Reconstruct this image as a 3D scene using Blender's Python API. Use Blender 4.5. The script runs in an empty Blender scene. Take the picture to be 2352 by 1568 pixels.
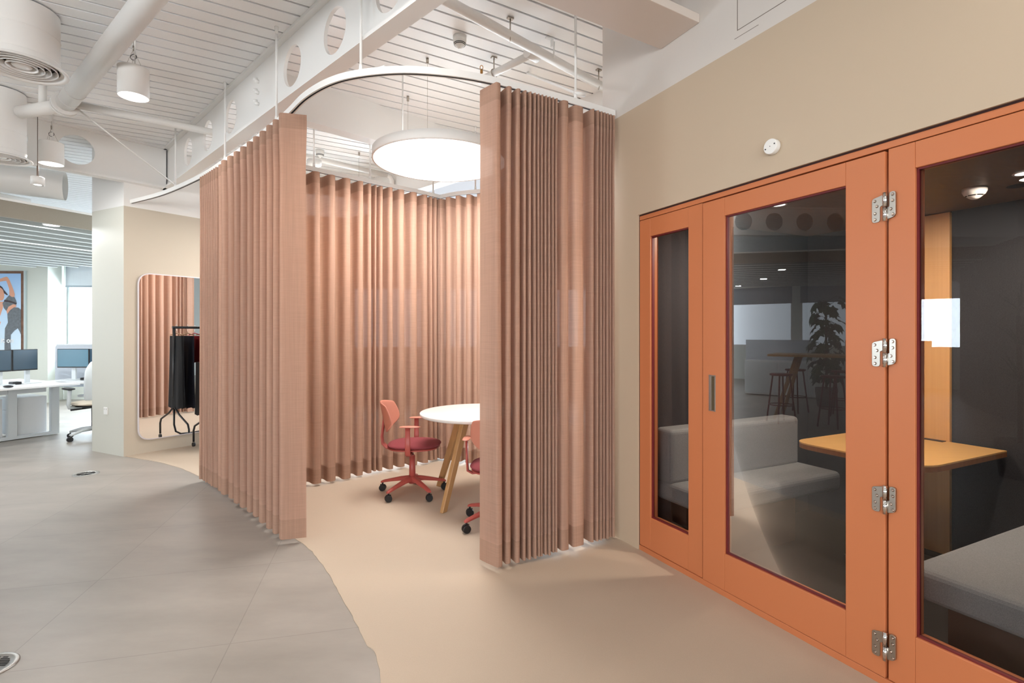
import bpy, bmesh, math, random
from mathutils import Vector, Matrix
random.seed(7)
S = bpy.context.scene
COL = S.collection
PI = math.pi

# ------------------------------------------------------------------ camera, world, exposure
cam_d = bpy.data.cameras.new('camera')
cam_d.sensor_width = 36.0
cam_d.lens = 36.0 * 1200 / 2352
cam_d.shift_y = -0.0081
cam_d.clip_start = 0.05
cam = bpy.data.objects.new('camera', cam_d)
COL.objects.link(cam)
cam.location = (0, 0, 1.4)
cam.rotation_euler = (PI / 2, 0, 0)
S.camera = cam
S.view_settings.view_transform = 'Standard'
S.view_settings.look = 'None'
S.view_settings.exposure = 0.0
S.view_settings.gamma = 1.0
S.view_settings.use_curve_mapping = False
w = bpy.data.worlds.new('sky')
S.world = w
w.use_nodes = True
w.node_tree.nodes['Background'].inputs[0].default_value = (0.80, 0.90, 1.0, 1)
w.node_tree.nodes['Background'].inputs[1].default_value = 3.2
S.cycles.max_bounces = 8
S.cycles.diffuse_bounces = 4
S.cycles.glossy_bounces = 3
S.cycles.transmission_bounces = 6
S.cycles.transparent_max_bounces = 24
S.cycles.sample_clamp_indirect = 6
S.cycles.caustics_reflective = False
S.cycles.caustics_refractive = False
S.cycles.use_denoising = True


def area(name, loc, size, power, color=(1, 1, 1), rot=(0, 0, 0), size_y=None, disk=False, spread=PI):
    d = bpy.data.lights.new(name, 'AREA')
    d.shape = 'DISK' if disk else ('RECTANGLE' if size_y else 'SQUARE')
    d.size = size
    if size_y:
        d.size_y = size_y
    d.energy = power
    d.color = color
    d.spread = spread
    o = bpy.data.objects.new(name, d)
    COL.objects.link(o)
    o.location = loc
    o.rotation_euler = rot
    return o


WARM = (1.0, 0.95, 0.89)
DAY = (0.80, 0.91, 1.0)
LAMP_C = (-0.63, 4.60, 2.90)      # big round lamp in the curtained bay
LAMP_D = (-2.25, 6.20, 2.90)      # its twin in the fitting bay behind
DRUMS = [(-2.84, 3.92), (-4.585, 5.20), (-0.80, 2.32), (1.15, 0.75), (-4.3, 0.9), (-6.3, 2.3), (-2.2, -1.0), (0.2, -1.9)]  # first two hang in view, the others are added out of view for fill
# daylight coming in through the office's window bands (area lamps stand just outside the glass)
area('window_daylight', (-13.6, 1.5, 1.9), 11.0, 2500, DAY, (0, -PI / 2, 0), 2.0)
area('window_daylight', (-2.0, 12.4, 1.95), 16.0, 2100, DAY, (PI / 2, 0, PI), 1.9)
area('window_daylight', (-4.0, -5.6, 2.0), 16.0, 1150, (1.0, 0.98, 0.96), (PI / 2, 0, 0), 2.2)

sun_d = bpy.data.lights.new('sun', 'SUN')
sun_d.energy = 14.0
sun_d.angle = 0.009
sun_d.color = (1.0, 0.96, 0.90)
sun = bpy.data.objects.new('sun', sun_d)
COL.objects.link(sun)
from mathutils import Vector as _V
sun.rotation_euler = _V((-0.78, -0.46, -0.33)).to_track_quat('-Z', 'Y').to_euler()
# ------------------------------------------------------------------ materials
def sc(r, g, b):
    f = lambda c: (c / 255 / 12.92) if c / 255 <= 0.04045 else ((c / 255 + 0.055) / 1.055) ** 2.4
    return (f(r), f(g), f(b), 1)


def new_mat(name):
    m = bpy.data.materials.new(name)
    m.use_nodes = True
    nt = m.node_tree
    return m, nt, nt.nodes['Principled BSDF']


def plain(name, col, rough=0.5, metal=0.0, spec=0.5, noise=0.0, nscale=20, bump=0.0, coat=0.0):
    m, nt, b = new_mat(name)
    b.inputs['Base Color'].default_value = col
    b.inputs['Roughness'].default_value = rough
    b.inputs['Metallic'].default_value = metal
    b.inputs['Specular IOR Level'].default_value = spec
    b.inputs['Coat Weight'].default_value = coat
    if noise or bump:
        tc = nt.nodes.new('ShaderNodeTexCoord')
        n = nt.nodes.new('ShaderNodeTexNoise')
        n.inputs['Scale'].default_value = nscale
        n.inputs['Detail'].default_value = 5
        nt.links.new(tc.outputs['Object'], n.inputs['Vector'])
        if noise:
            mr = nt.nodes.new('ShaderNodeMapRange')
            mr.inputs[3].default_value = 1 - noise
            mr.inputs[4].default_value = 1 + noise
            nt.links.new(n.outputs['Fac'], mr.inputs[0])
            mx = nt.nodes.new('ShaderNodeMix')
            mx.data_type = 'RGBA'
            mx.blend_type = 'MULTIPLY'
            mx.inputs[0].default_value = 1
            mx.inputs[6].default_value = col
            cc = nt.nodes.new('ShaderNodeCombineColor')
            for i in range(3):
                nt.links.new(mr.outputs[0], cc.inputs[i])
            nt.links.new(cc.outputs[0], mx.inputs[7])
            nt.links.new(mx.outputs[2], b.inputs['Base Color'])
        if bump:
            bp = nt.nodes.new('ShaderNodeBump')
            bp.inputs['Strength'].default_value = bump
            bp.inputs['Distance'].default_value = 0.004
            nt.links.new(n.outputs['Fac'], bp.inputs['Height'])
            nt.links.new(bp.outputs[0], b.inputs['Normal'])
    return m


def emit(name, col, strength):
    m = bpy.data.materials.new(name)
    m.use_nodes = True
    nt = m.node_tree
    nt.nodes.clear()
    e = nt.nodes.new('ShaderNodeEmission')
    e.inputs[0].default_value = col
    e.inputs[1].default_value = strength
    o = nt.nodes.new('ShaderNodeOutputMaterial')
    nt.links.new(e.outputs[0], o.inputs[0])
    return m


def wall_paint(name, low, high, z):
    """two-tone wall: beige up to a paint line at height z, white above it"""
    m, nt, b = new_mat(name)
    b.inputs['Roughness'].default_value = 0.55
    b.inputs['Specular IOR Level'].default_value = 0.3
    g = nt.nodes.new('ShaderNodeNewGeometry')
    sx = nt.nodes.new('ShaderNodeSeparateXYZ')
    nt.links.new(g.outputs['Position'], sx.inputs[0])
    gt = nt.nodes.new('ShaderNodeMath')
    gt.operation = 'GREATER_THAN'
    gt.inputs[1].default_value = z
    nt.links.new(sx.outputs[2], gt.inputs[0])
    mx = nt.nodes.new('ShaderNodeMix')
    mx.data_type = 'RGBA'
    mx.inputs[6].default_value = low
    mx.inputs[7].default_value = high
    nt.links.new(gt.outputs[0], mx.inputs[0])
    nt.links.new(mx.outputs[2], b.inputs['Base Color'])
    return m


def fabric(name, col, transl=0.35, transp=0.05, slub=0.16):
    """woven curtain cloth with vertical and horizontal slubs, partly translucent"""
    m = bpy.data.materials.new(name)
    m.use_nodes = True
    nt = m.node_tree
    nt.nodes.clear()
    out = nt.nodes.new('ShaderNodeOutputMaterial')
    g = nt.nodes.new('ShaderNodeNewGeometry')
    val = None
    for sc3, amt in (((170, 170, 2.5), slub), ((6, 6, 260), slub * 0.8), ((700, 700, 700), slub * 0.5)):
        mp = nt.nodes.new('ShaderNodeMapping')
        mp.inputs['Scale'].default_value = sc3
        nt.links.new(g.outputs['Position'], mp.inputs[0])
        n = nt.nodes.new('ShaderNodeTexNoise')
        n.inputs['Scale'].default_value = 1
        n.inputs['Detail'].default_value = 2
        nt.links.new(mp.outputs[0], n.inputs['Vector'])
        mr = nt.nodes.new('ShaderNodeMapRange')
        mr.inputs[1].default_value = 0.3
        mr.inputs[2].default_value = 0.7
        mr.inputs[3].default_value = 1 - amt
        mr.inputs[4].default_value = 1 + amt
        nt.links.new(n.outputs['Fac'], mr.inputs[0])
        if val is None:
            val = mr.outputs[0]
        else:
            mm = nt.nodes.new('ShaderNodeMath')
            mm.operation = 'MULTIPLY'
            nt.links.new(val, mm.inputs[0])
            nt.links.new(mr.outputs[0], mm.inputs[1])
            val = mm.outputs[0]
    vm = nt.nodes.new('ShaderNodeVectorMath')
    vm.operation = 'SCALE'
    vm.inputs[0].default_value = col[:3]
    nt.links.new(val, vm.inputs['Scale'])
    d = nt.nodes.new('ShaderNodeBsdfDiffuse')
    t = nt.nodes.new('ShaderNodeBsdfTranslucent')
    vm2 = nt.nodes.new('ShaderNodeVectorMath')
    vm2.operation = 'MULTIPLY'
    vm2.inputs[1].default_value = (1.08, 0.88, 0.72)
    nt.links.new(vm.outputs[0], vm2.inputs[0])
    nt.links.new(vm.outputs[0], d.inputs[0])
    nt.links.new(vm2.outputs[0], t.inputs[0])
    ms = nt.nodes.new('ShaderNodeMixShader')
    ms.inputs[0].default_value = transl
    nt.links.new(d.outputs[0], ms.inputs[1])
    nt.links.new(t.outputs[0], ms.inputs[2])
    tr = nt.nodes.new('ShaderNodeBsdfTransparent')
    tr.inputs[0].default_value = (1, 0.95, 0.9, 1)
    ms2 = nt.nodes.new('ShaderNodeMixShader')
    ms2.inputs[0].default_value = transp
    nt.links.new(ms.outputs[0], ms2.inputs[1])
    nt.links.new(tr.outputs[0], ms2.inputs[2])
    nt.links.new(ms2.outputs[0], out.inputs[0])
    return m


def glass(name, tint=(0.55, 0.53, 0.52, 1), ior=1.6, boost=1.0):
    m = bpy.data.materials.new(name)
    m.use_nodes = True
    nt = m.node_tree
    nt.nodes.clear()
    out = nt.nodes.new('ShaderNodeOutputMaterial')
    f = nt.nodes.new('ShaderNodeFresnel')
    f.inputs[0].default_value = ior
    mu = nt.nodes.new('ShaderNodeMath')
    mu.operation = 'MULTIPLY'
    mu.use_clamp = True
    mu.inputs[1].default_value = boost
    nt.links.new(f.outputs[0], mu.inputs[0])
    t = nt.nodes.new('ShaderNodeBsdfTransparent')
    t.inputs[0].default_value = tint
    gl = nt.nodes.new('ShaderNodeBsdfGlossy')
    gl.inputs['Roughness'].default_value = 0.0
    ms = nt.nodes.new('ShaderNodeMixShader')
    nt.links.new(mu.outputs[0], ms.inputs[0])
    nt.links.new(t.outputs[0], ms.inputs[1])
    nt.links.new(gl.outputs[0], ms.inputs[2])
    nt.links.new(ms.outputs[0], out.inputs[0])
    return m


def wood(name, c1, c2, scale=(2, 40, 2), rough=0.45):
    m, nt, b = new_mat(name)
    b.inputs['Roughness'].default_value = rough
    tc = nt.nodes.new('ShaderNodeTexCoord')
    mp = nt.nodes.new('ShaderNodeMapping')
    mp.inputs['Scale'].default_value = scale
    nt.links.new(tc.outputs['Object'], mp.inputs[0])
    n = nt.nodes.new('ShaderNodeTexNoise')
    n.inputs['Scale'].default_value = 1.5
    n.inputs['Detail'].default_value = 6
    nt.links.new(mp.outputs[0], n.inputs['Vector'])
    mx = nt.nodes.new('ShaderNodeMix')
    mx.data_type = 'RGBA'
    mx.inputs[6].default_value = c1
    mx.inputs[7].default_value = c2
    nt.links.new(n.outputs['Fac'], mx.inputs[0])
    nt.links.new(mx.outputs[2], b.inputs['Base Color'])
    return m


def tiles_mat():
    """large grey floor tiles: faint per-tile tone, thin joints, cloudy wear"""
    m, nt, b = new_mat('grey_floor_tiles')
    g = nt.nodes.new('ShaderNodeNewGeometry')

    def dot(v, off, pitch):
        d = nt.nodes.new('ShaderNodeVectorMath')
        d.operation = 'DOT_PRODUCT'
        d.inputs[1].default_value = v
        nt.links.new(g.outputs['Position'], d.inputs[0])
        a = nt.nodes.new('ShaderNodeMath')
        a.operation = 'SUBTRACT'
        a.inputs[1].default_value = off
        nt.links.new(d.outputs['Value'], a.inputs[0])
        q = nt.nodes.new('ShaderNodeMath')
        q.operation = 'DIVIDE'
        q.inputs[1].default_value = pitch
        nt.links.new(a.outputs[0], q.inputs[0])
        return q.outputs[0]

    def m1(op, a, v=None, v2=None):
        n = nt.nodes.new('ShaderNodeMath')
        n.operation = op
        nt.links.new(a, n.inputs[0])
        if v is not None:
            if isinstance(v, (int, float)):
                n.inputs[1].default_value = v
            else:
                nt.links.new(v, n.inputs[1])
        return n.outputs[0]
    qa = dot((-0.237, 0.971, 0), 3.43, 0.84)
    qb = dot((0.971, 0.237, 0), -1.576, 0.90)
    joint = None
    for q in (qa, qb):
        fr = m1('FRACT', m1('ADD', q, 0.5))
        dd = m1('ABSOLUTE', m1('SUBTRACT', fr, 0.5))
        lt = m1('LESS_THAN', dd, 0.0026)
        joint = lt if joint is None else m1('MAXIMUM', joint, lt)
    cmb = nt.nodes.new('ShaderNodeCombineXYZ')
    nt.links.new(m1('FLOOR', qa), cmb.inputs[0])
    nt.links.new(m1('FLOOR', qb), cmb.inputs[1])
    wn = nt.nodes.new('ShaderNodeTexWhiteNoise')
    nt.links.new(cmb.outputs[0], wn.inputs['Vector'])
    n = nt.nodes.new('ShaderNodeTexNoise')
    n.inputs['Scale'].default_value = 1.7
    n.inputs['Detail'].default_value = 9
    n.inputs['Roughness'].default_value = 0.62
    mp = nt.nodes.new('ShaderNodeMapping')
    mp.inputs['Scale'].default_value = (0.8, 1.9, 1)
    nt.links.new(g.outputs['Position'], mp.inputs[0])
    nt.links.new(mp.outputs[0], n.inputs['Vector'])
    v = m1('ADD', m1('MULTIPLY', n.outputs['Fac'], 0.62), m1('MULTIPLY', wn.outputs['Value'], 0.05))
    v = m1('ADD', v, 0.64)
    v = m1('SUBTRACT', v, m1('MULTIPLY', joint, 0.20))
    vm = nt.nodes.new('ShaderNodeVectorMath')
    vm.operation = 'SCALE'
    vm.inputs[0].default_value = sc(157, 150, 142)[:3]
    nt.links.new(v, vm.inputs['Scale'])
    nt.links.new(vm.outputs[0], b.inputs['Base Color'])
    b.inputs['Roughness'].default_value = 0.42
    b.inputs['Specular IOR Level'].default_value = 0.45
    return m


def cloudy(name, col, amt=0.12, s=1.3, rough=0.6, spec=0.3, speck=0.0, bump=0.0):
    m, nt, b = new_mat(name)
    g = nt.nodes.new('ShaderNodeNewGeometry')
    n = nt.nodes.new('ShaderNodeTexNoise')
    n.inputs['Scale'].default_value = s
    n.inputs['Detail'].default_value = 8
    nt.links.new(g.outputs['Position'], n.inputs['Vector'])
    n2 = nt.nodes.new('ShaderNodeTexNoise')
    n2.inputs['Scale'].default_value = 320
    n2.inputs['Detail'].default_value = 2
    nt.links.new(g.outputs['Position'], n2.inputs['Vector'])
    a = nt.nodes.new('ShaderNodeMapRange')
    a.inputs[3].default_value = 1 - amt
    a.inputs[4].default_value = 1 + amt
    nt.links.new(n.outputs['Fac'], a.inputs[0])
    c = nt.nodes.new('ShaderNodeMapRange')
    c.inputs[1].default_value = 0.3
    c.inputs[2].default_value = 0.7
    c.inputs[3].default_value = 1 - speck
    c.inputs[4].default_value = 1 + speck
    nt.links.new(n2.outputs['Fac'], c.inputs[0])
    mm = nt.nodes.new('ShaderNodeMath')
    mm.operation = 'MULTIPLY'
    nt.links.new(a.outputs[0], mm.inputs[0])
    nt.links.new(c.outputs[0], mm.inputs[1])
    vm = nt.nodes.new('ShaderNodeVectorMath')
    vm.operation = 'SCALE'
    vm.inputs[0].default_value = col[:3]
    nt.links.new(mm.outputs[0], vm.inputs['Scale'])
    nt.links.new(vm.outputs[0], b.inputs['Base Color'])
    b.inputs['Roughness'].default_value = rough
    b.inputs['Specular IOR Level'].default_value = spec
    return m


M = dict(
    white=plain('white_paint', sc(238, 236, 233), 0.5, spec=0.3),
    ceil=plain('white_ceiling_slat', sc(248, 248, 248), 0.45, spec=0.4),
    dark=plain('dark_gap_shade', sc(25, 25, 27), 0.9),
    duct=plain('painted_duct', sc(233, 230, 226), 0.45, spec=0.4),
    wallr=wall_paint('right_wall_paint', sc(194, 175, 152), sc(212, 205, 198), 2.87),
    wallm=wall_paint('mirror_wall_paint', sc(196, 185, 168), sc(236, 233, 229), 2.845),
    office=plain('office_wall_paint', sc(226, 231, 225), 0.6),
    orange=plain('orange_lacquer', sc(197, 119, 77), 0.38, spec=0.35),
    gasket=plain('dark_red_gasket', sc(110, 32, 34), 0.5),
    gap=plain('dark_shadow_gap', sc(52, 22, 18), 0.8),
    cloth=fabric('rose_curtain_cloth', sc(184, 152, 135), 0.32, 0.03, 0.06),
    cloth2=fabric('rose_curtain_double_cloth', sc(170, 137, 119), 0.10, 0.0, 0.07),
    gcloth=fabric('grey_curtain_cloth', sc(150, 150, 150), 0.2, 0.0),
    floor=tiles_mat(),
    beige=cloudy('beige_floor', sc(190, 173, 154), 0.07, 1.3, 0.62, 0.25, 0.03),
    steel=plain('brushed_steel', sc(176, 168, 158), 0.32, 1.0),
    chrome=plain('chrome', sc(215, 213, 212), 0.12, 1.0),
    screwm=plain('screw_steel', sc(190, 175, 165), 0.18, 1.0),
    black=plain('black_plastic', sc(26, 26, 28), 0.45),
    blackm=plain('black_powder_coat', sc(22, 22, 26), 0.4),
    blackc=plain('black_clothing', sc(17, 17, 20), 0.85, noise=0.2, nscale=60),
    navyc=plain('navy_clothing', sc(20, 23, 38), 0.85, noise=0.2, nscale=60),
    redp=plain('red_hanger_plastic', sc(190, 35, 70), 0.4),
    redc=plain('red_clothing', sc(170, 25, 40), 0.8),
    greenc=plain('green_clothing', sc(20, 130, 100), 0.8),
    woodl=wood('pale_hanger_wood', sc(196, 160, 120), sc(170, 130, 92)),
    oakv=wood('oak_leg', sc(190, 148, 100), sc(164, 122, 78), (30, 30, 1.5)),
    oakp=wood('oak_panel', sc(226, 172, 108), sc(205, 150, 88), (45, 45, 0.8), 0.4),
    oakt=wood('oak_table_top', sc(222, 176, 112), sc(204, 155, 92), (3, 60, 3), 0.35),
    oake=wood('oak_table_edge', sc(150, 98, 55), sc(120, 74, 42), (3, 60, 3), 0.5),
    bceil=wood('brown_booth_ceiling', sc(120, 92, 68), sc(98, 74, 54), (3, 30, 3), 0.5),
    felt=cloudy('charcoal_felt', sc(60, 60, 63), 0.1, 3, 0.95, 0.1, 0.25),
    sofa=cloudy('grey_wool', sc(134, 135, 136), 0.06, 4, 0.95, 0.1, 0.16),
    bfloor=cloudy('dark_booth_carpet', sc(46, 42, 40), 0.15, 3, 0.95, 0.1, 0.3),
    tabw=plain('white_laminate', sc(222, 216, 212), 0.35, spec=0.4),
    red=plain('coral_red_frame', sc(172, 80, 72), 0.42),
    redseat=plain('dark_red_wool', sc(128, 52, 58), 0.9, noise=0.12, nscale=200),
    redback=plain('coral_back_shell', sc(198, 128, 108), 0.42),
    mirror=plain('mirror_silver', (0.93, 0.93, 0.93, 1), 0.0, 1.0),
    socket=plain('white_plastic', sc(236, 234, 230), 0.35),
    scr=plain('monitor_glass', sc(40, 66, 84), 0.18, spec=0.6),
    scrl=plain('monitor_glass_pale', sc(92, 128, 146), 0.25, spec=0.6),
    panel=plain('blue_grey_screen_felt', sc(196, 203, 212), 0.9, noise=0.06, nscale=90),
    desk=plain('white_desk', sc(236, 238, 240), 0.4),
    deskm=plain('white_steel', sc(220, 226, 230), 0.45),
    fascia=plain('brown_grey_fascia', sc(150, 142, 130), 0.85, noise=0.04, nscale=60),
    baffle=plain('grey_felt_baffle', sc(158, 162, 160), 0.9, noise=0.05, nscale=60),
    baffe=plain('white_baffle_edge', sc(232, 238, 238), 0.6),
    cream=plain('cream_seat_cloth', sc(214, 202, 184), 0.85),
    leaf=plain('dark_leaf', sc(44, 78, 42), 0.4, noise=0.3, nscale=8),
    bark=plain('brown_stem', sc(92, 70, 48), 0.8),
    pot=plain('grey_plant_pot', sc(120, 120, 118), 0.6),
    stool=plain('burgundy_metal', sc(120, 34, 40), 0.4),
    blind=fabric('roller_blind_cloth', sc(150, 162, 172), 0.10, 0.006, 0.03),
    lit=emit('big_lamp_diffuser', (1.0, 0.985, 0.96, 1), 3.2),
    litd=emit('drum_lamp_diffuser', (1.0, 0.97, 0.93, 1), 3.0),
    lits=emit('strip_lamp_diffuser', (0.95, 1.0, 1.0, 1), 3.0),
    gl=glass('door_glass', (0.80, 0.78, 0.77, 1), 1.5, 0.82),
    wgl=glass('window_glass', (0.95, 0.97, 0.98, 1), 1.45, 1.0),
)

# ------------------------------------------------------------------ mesh builder
class MB:
    def __init__(s):
        s.v, s.f, s.sm = [], [], []

    def add(s, vs, fs, smooth=False):
        b = len(s.v)
        s.v += [Vector(v) for v in vs]
        for f in fs:
            s.f.append([b + i for i in f])
            s.sm.append(smooth)
        return s

    def box(s, c, h, rz=0.0, R=None):
        R = R or Matrix.Rotation(rz, 3, 'Z')
        vs = [Vector(c) + R @ Vector((x * h[0], y * h[1], z * h[2])) for x in (-1, 1) for y in (-1, 1) for z in (-1, 1)]
        return s.add(vs, [(0, 1, 3, 2), (4, 6, 7, 5), (0, 4, 5, 1), (2, 3, 7, 6), (0, 2, 6, 4), (1, 5, 7, 3)])

    def fr(s, F, u0, u1, w0, w1, z0, z1):
        """box in a frame F(u,w,z)->world"""
        vs = [F(u, w_, z) for u in (u0, u1) for w_ in (w0, w1) for z in (z0, z1)]
        return s.add(vs, [(0, 1, 3, 2), (4, 6, 7, 5), (0, 4, 5, 1), (2, 3, 7, 6), (0, 2, 6, 4), (1, 5, 7, 3)])

    def cyl(s, p0, p1, r0, r1=None, n=20, cap=True):
        r1 = r0 if r1 is None else r1
        p0, p1 = Vector(p0), Vector(p1)
        d = (p1 - p0).normalized()
        a = d.orthogonal().normalized()
        b = d.cross(a)
        vs = []
        for p, r in ((p0, r0), (p1, r1)):
            for i in range(n):
                t = 2 * PI * i / n
                vs.append(p + a * (r * math.cos(t)) + b * (r * math.sin(t)))
        s.add(vs, [(i, (i + 1) % n, n + (i + 1) % n, n + i) for i in range(n)], True)
        if cap:
            s.add(vs[:n], [tuple(range(n))[::-1]])
            s.add(vs[n:], [tuple(range(n))])
        return s

    def tube(s, pts, r, n=10, closed=False):
        pts = [Vector(p) for p in pts]
        m = len(pts)
        rs = r if isinstance(r, (list, tuple)) else [r] * m
        vs = []
        a = None
        for i, p in enumerate(pts):
            if closed:
                d = pts[(i + 1) % m] - pts[i - 1]
            else:
                d = pts[min(i + 1, m - 1)] - pts[max(i - 1, 0)]
            d.normalize()
            if a is None:
                a = d.orthogonal().normalized()
            else:
                a = (a - d * a.dot(d))
                a = a.normalized() if a.length > 1e-6 else d.orthogonal().normalized()
            b = d.cross(a)
            for k in range(n):
                t = 2 * PI * k / n
                vs.append(p + a * (rs[i] * math.cos(t)) + b * (rs[i] * math.sin(t)))
        fs = []
        for i in range(m if closed else m - 1):
            j = (i + 1) % m
            for k in range(n):
                fs.append((i * n + k, i * n + (k + 1) % n, j * n + (k + 1) % n, j * n + k))
        s.add(vs, fs, True)
        if not closed:
            s.add(vs[:n], [tuple(range(n))[::-1]])
            s.add(vs[-n:], [tuple(range(n))])
        return s

    def lathe(s, prof, c=(0, 0, 0), n=40, R=None, sx=1, sy=1, smooth=True):
        """prof: list of (r,z)"""
        vs = []
        for r, z in prof:
            for i in range(n):
                t = 2 * PI * i / n
                p = Vector((r * math.cos(t) * sx, r * math.sin(t) * sy, z))
                if R is not None:
                    p = R @ p
                vs.append(Vector(c) + p)
        fs = []
        for j in range(len(prof) - 1):
            for i in range(n):
                fs.append((j * n + i, j * n + (i + 1) % n, (j + 1) * n + (i + 1) % n, (j + 1) * n + i))
        s.add(vs, fs, smooth)
        if prof[0][0] > 1e-5:
            pass
        return s

    def disc(s, c, r, n=40, up=True, R=None):
        vs = []
        for i in range(n):
            t = 2 * PI * i / n
            p = Vector((r * math.cos(t), r * math.sin(t), 0))
            vs.append(Vector(c) + (R @ p if R is not None else p))
        return s.add(vs, [tuple(range(n)) if up else tuple(range(n))[::-1]])

    def prism(s, poly, z0, z1):
        n = len(poly)
        vs = [(x, y, z0) for x, y in poly] + [(x, y, z1) for x, y in poly]
        return s.add(vs, [tuple(range(n))[::-1], tuple(range(n, 2 * n))] + [(i, (i + 1) % n, n + (i + 1) % n, n + i) for i in range(n)])

    def ext(s, F, poly, w0, w1):
        """extrude a (u,z) polygon between w0 and w1 in frame F"""
        n = len(poly)
        vs = [F(u, w0, z) for u, z in poly] + [F(u, w1, z) for u, z in poly]
        return s.add(vs, [tuple(range(n))[::-1], tuple(range(n, 2 * n))] + [(i, (i + 1) % n, n + (i + 1) % n, n + i) for i in range(n)])


MATW = {}


def wm(o):
    return MATW.get(o.name, Matrix.Identity(4))


def props(o, label=None, cat=None, group=None, kind=None):
    if label:
        o['label'] = label
    if cat:
        o['category'] = cat
    if group:
        o['group'] = group
    if kind:
        o['kind'] = kind
    return o


def thing(name, label, cat, loc=(0, 0, 0), rz=0.0, group=None, kind=None):
    o = bpy.data.objects.new(name, None)
    o.empty_display_size = 0.1
    COL.objects.link(o)
    o.location = loc
    o.rotation_euler = (0, 0, rz)
    MATW[o.name] = Matrix.Translation(loc) @ Matrix.Rotation(rz, 4, 'Z')
    return props(o, label, cat, group, kind)


def obj(name, mb, mat, parent=None, bevel=0.0, seg=2, label=None, sub=0, solid=0.0, local=False):
    """mesh built in WORLD coordinates unless local=True (coordinates of the parent thing)"""
    me = bpy.data.meshes.new(name)
    inv = Matrix.Identity(4)
    if parent is not None and not local:
        inv = wm(parent).inverted()
    me.from_pydata([inv @ v for v in mb.v], [], mb.f)
    for p, s_ in zip(me.polygons, mb.sm):
        p.use_smooth = s_
    me.materials.append(M[mat] if isinstance(mat, str) else mat)
    bm = bmesh.new()
    bm.from_mesh(me)
    bmesh.ops.remove_doubles(bm, verts=bm.verts, dist=1e-5)
    bmesh.ops.recalc_face_normals(bm, faces=bm.faces)
    bm.to_mesh(me)
    bm.free()
    o = bpy.data.objects.new(name, me)
    COL.objects.link(o)
    if parent is not None:
        o.parent = parent
        MATW[o.name] = wm(parent)
    if solid:
        m_ = o.modifiers.new('solid', 'SOLIDIFY')
        m_.thickness = solid
    if bevel:
        m_ = o.modifiers.new('bevel', 'BEVEL')
        m_.width = bevel
        m_.segments = seg
        m_.limit_method = 'ANGLE'
        m_.angle_limit = math.radians(40)
    if sub:
        m_ = o.modifiers.new('sub', 'SUBSURF')
        m_.levels = sub
        m_.render_levels = sub
    if label:
        o['label'] = label
    return o


def struct(name, mb, mat, **k):
    o = obj(name, mb, mat, **k)
    if o.parent is None:
        o['kind'] = 'structure'
    return o


def dup(root, loc, rz=0.0, label=None, group=None):
    r = root.copy()
    COL.objects.link(r)
    r.location = loc
    r.rotation_euler = (0, 0, rz)
    MATW[r.name] = Matrix.Translation(loc) @ Matrix.Rotation(rz, 4, 'Z')
    if label:
        r['label'] = label
    if group:
        r['group'] = group
    for ch in list(root.children):
        c = ch.copy()
        COL.objects.link(c)
        c.parent = r
        for g in list(ch.children):
            d = g.copy()
            COL.objects.link(d)
            d.parent = c
    return r


def V2(a):
    return Vector((a[0], a[1]))


def frame(o, u, w_):
    """local frame: origin o, unit direction u, depth direction w_"""
    return lambda a, b, z: Vector((o[0] + u[0] * a + w_[0] * b, o[1] + u[1] * a + w_[1] * b, z))


def unit(v):
    l = math.hypot(*v)
    return (v[0] / l, v[1] / l)


CZ = 3.60                        # slatted ceiling height
SL = unit((0.857, 0.515))        # slat direction
BD = unit((-1.038, 1.0))         # main beam direction
CB = unit((-0.80, -0.97))        # cross beam direction
MW = unit((0.57, 0.82))          # mirror wall direction
ED = unit((0.42, 0.907))         # desk / baffle direction
EN = (-ED[1], ED[0])
U = unit((0.445, -0.8955))       # right wall, towards the camera
W = (-U[1], U[0])                # into the booth
RW = frame((0.814, 3.38), U, W)

# ------------------------------------------------------------------ floor
mb = MB()
mb.prism([(-13.5, -5.2), (9, -5.2), (9, 12), (-13.5, 12)], -0.1, 0.0)
struct('floor', mb, 'floor')


def catmull(P, n=8):
    P = [V2(p) for p in P]
    out = []
    for i in range(len(P) - 1):
        p0, p1, p2, p3 = P[max(i - 1, 0)], P[i], P[i + 1], P[min(i + 2, len(P) - 1)]
        for k in range(n):
            t = k / n
            out.append(0.5 * ((2 * p1) + (p2 - p0) * t + (2 * p0 - 5 * p1 + 4 * p2 - p3) * t * t + (3 * p1 - p0 - 3 * p2 + p3) * t ** 3))
    out.append(P[-1])
    return out


edge = catmull([(0.25, -0.8), (-0.10, 0.6), (-0.525, 2.09), (-0.677, 2.383), (-0.878, 2.73), (-1.176, 3.2), (-1.44, 3.52), (-2.2, 4.28), (-3.04, 5.09), (-3.715, 5.6), (-4.395, 5.93)], 10)
jit = [Vector((p.x + random.uniform(-.004, .004), p.y + random.uniform(-.003, .003))) for p in edge]
poly = [tuple(p) for p in jit] + [(-2.8, 8.2), (5.5, 8.2), (5.5, 3.9)]
q0, q1 = RW(-0.30, 0.15, 0), RW(5.2, 0.05, 0)
poly += [(q0.x, q0.y), (q1.x, q1.y)]
mb = MB()
mb.prism(poly, 0.0, 0.004)
o = struct('floor_beige', mb, 'beige')
props(o, None, None)

# ------------------------------------------------------------------ slatted ceiling
B2P = (0.68, 4.86)               # point on the rear beam line
mb = MB()
perp = (-SL[1], SL[0])
pitch = 0.1385
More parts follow.
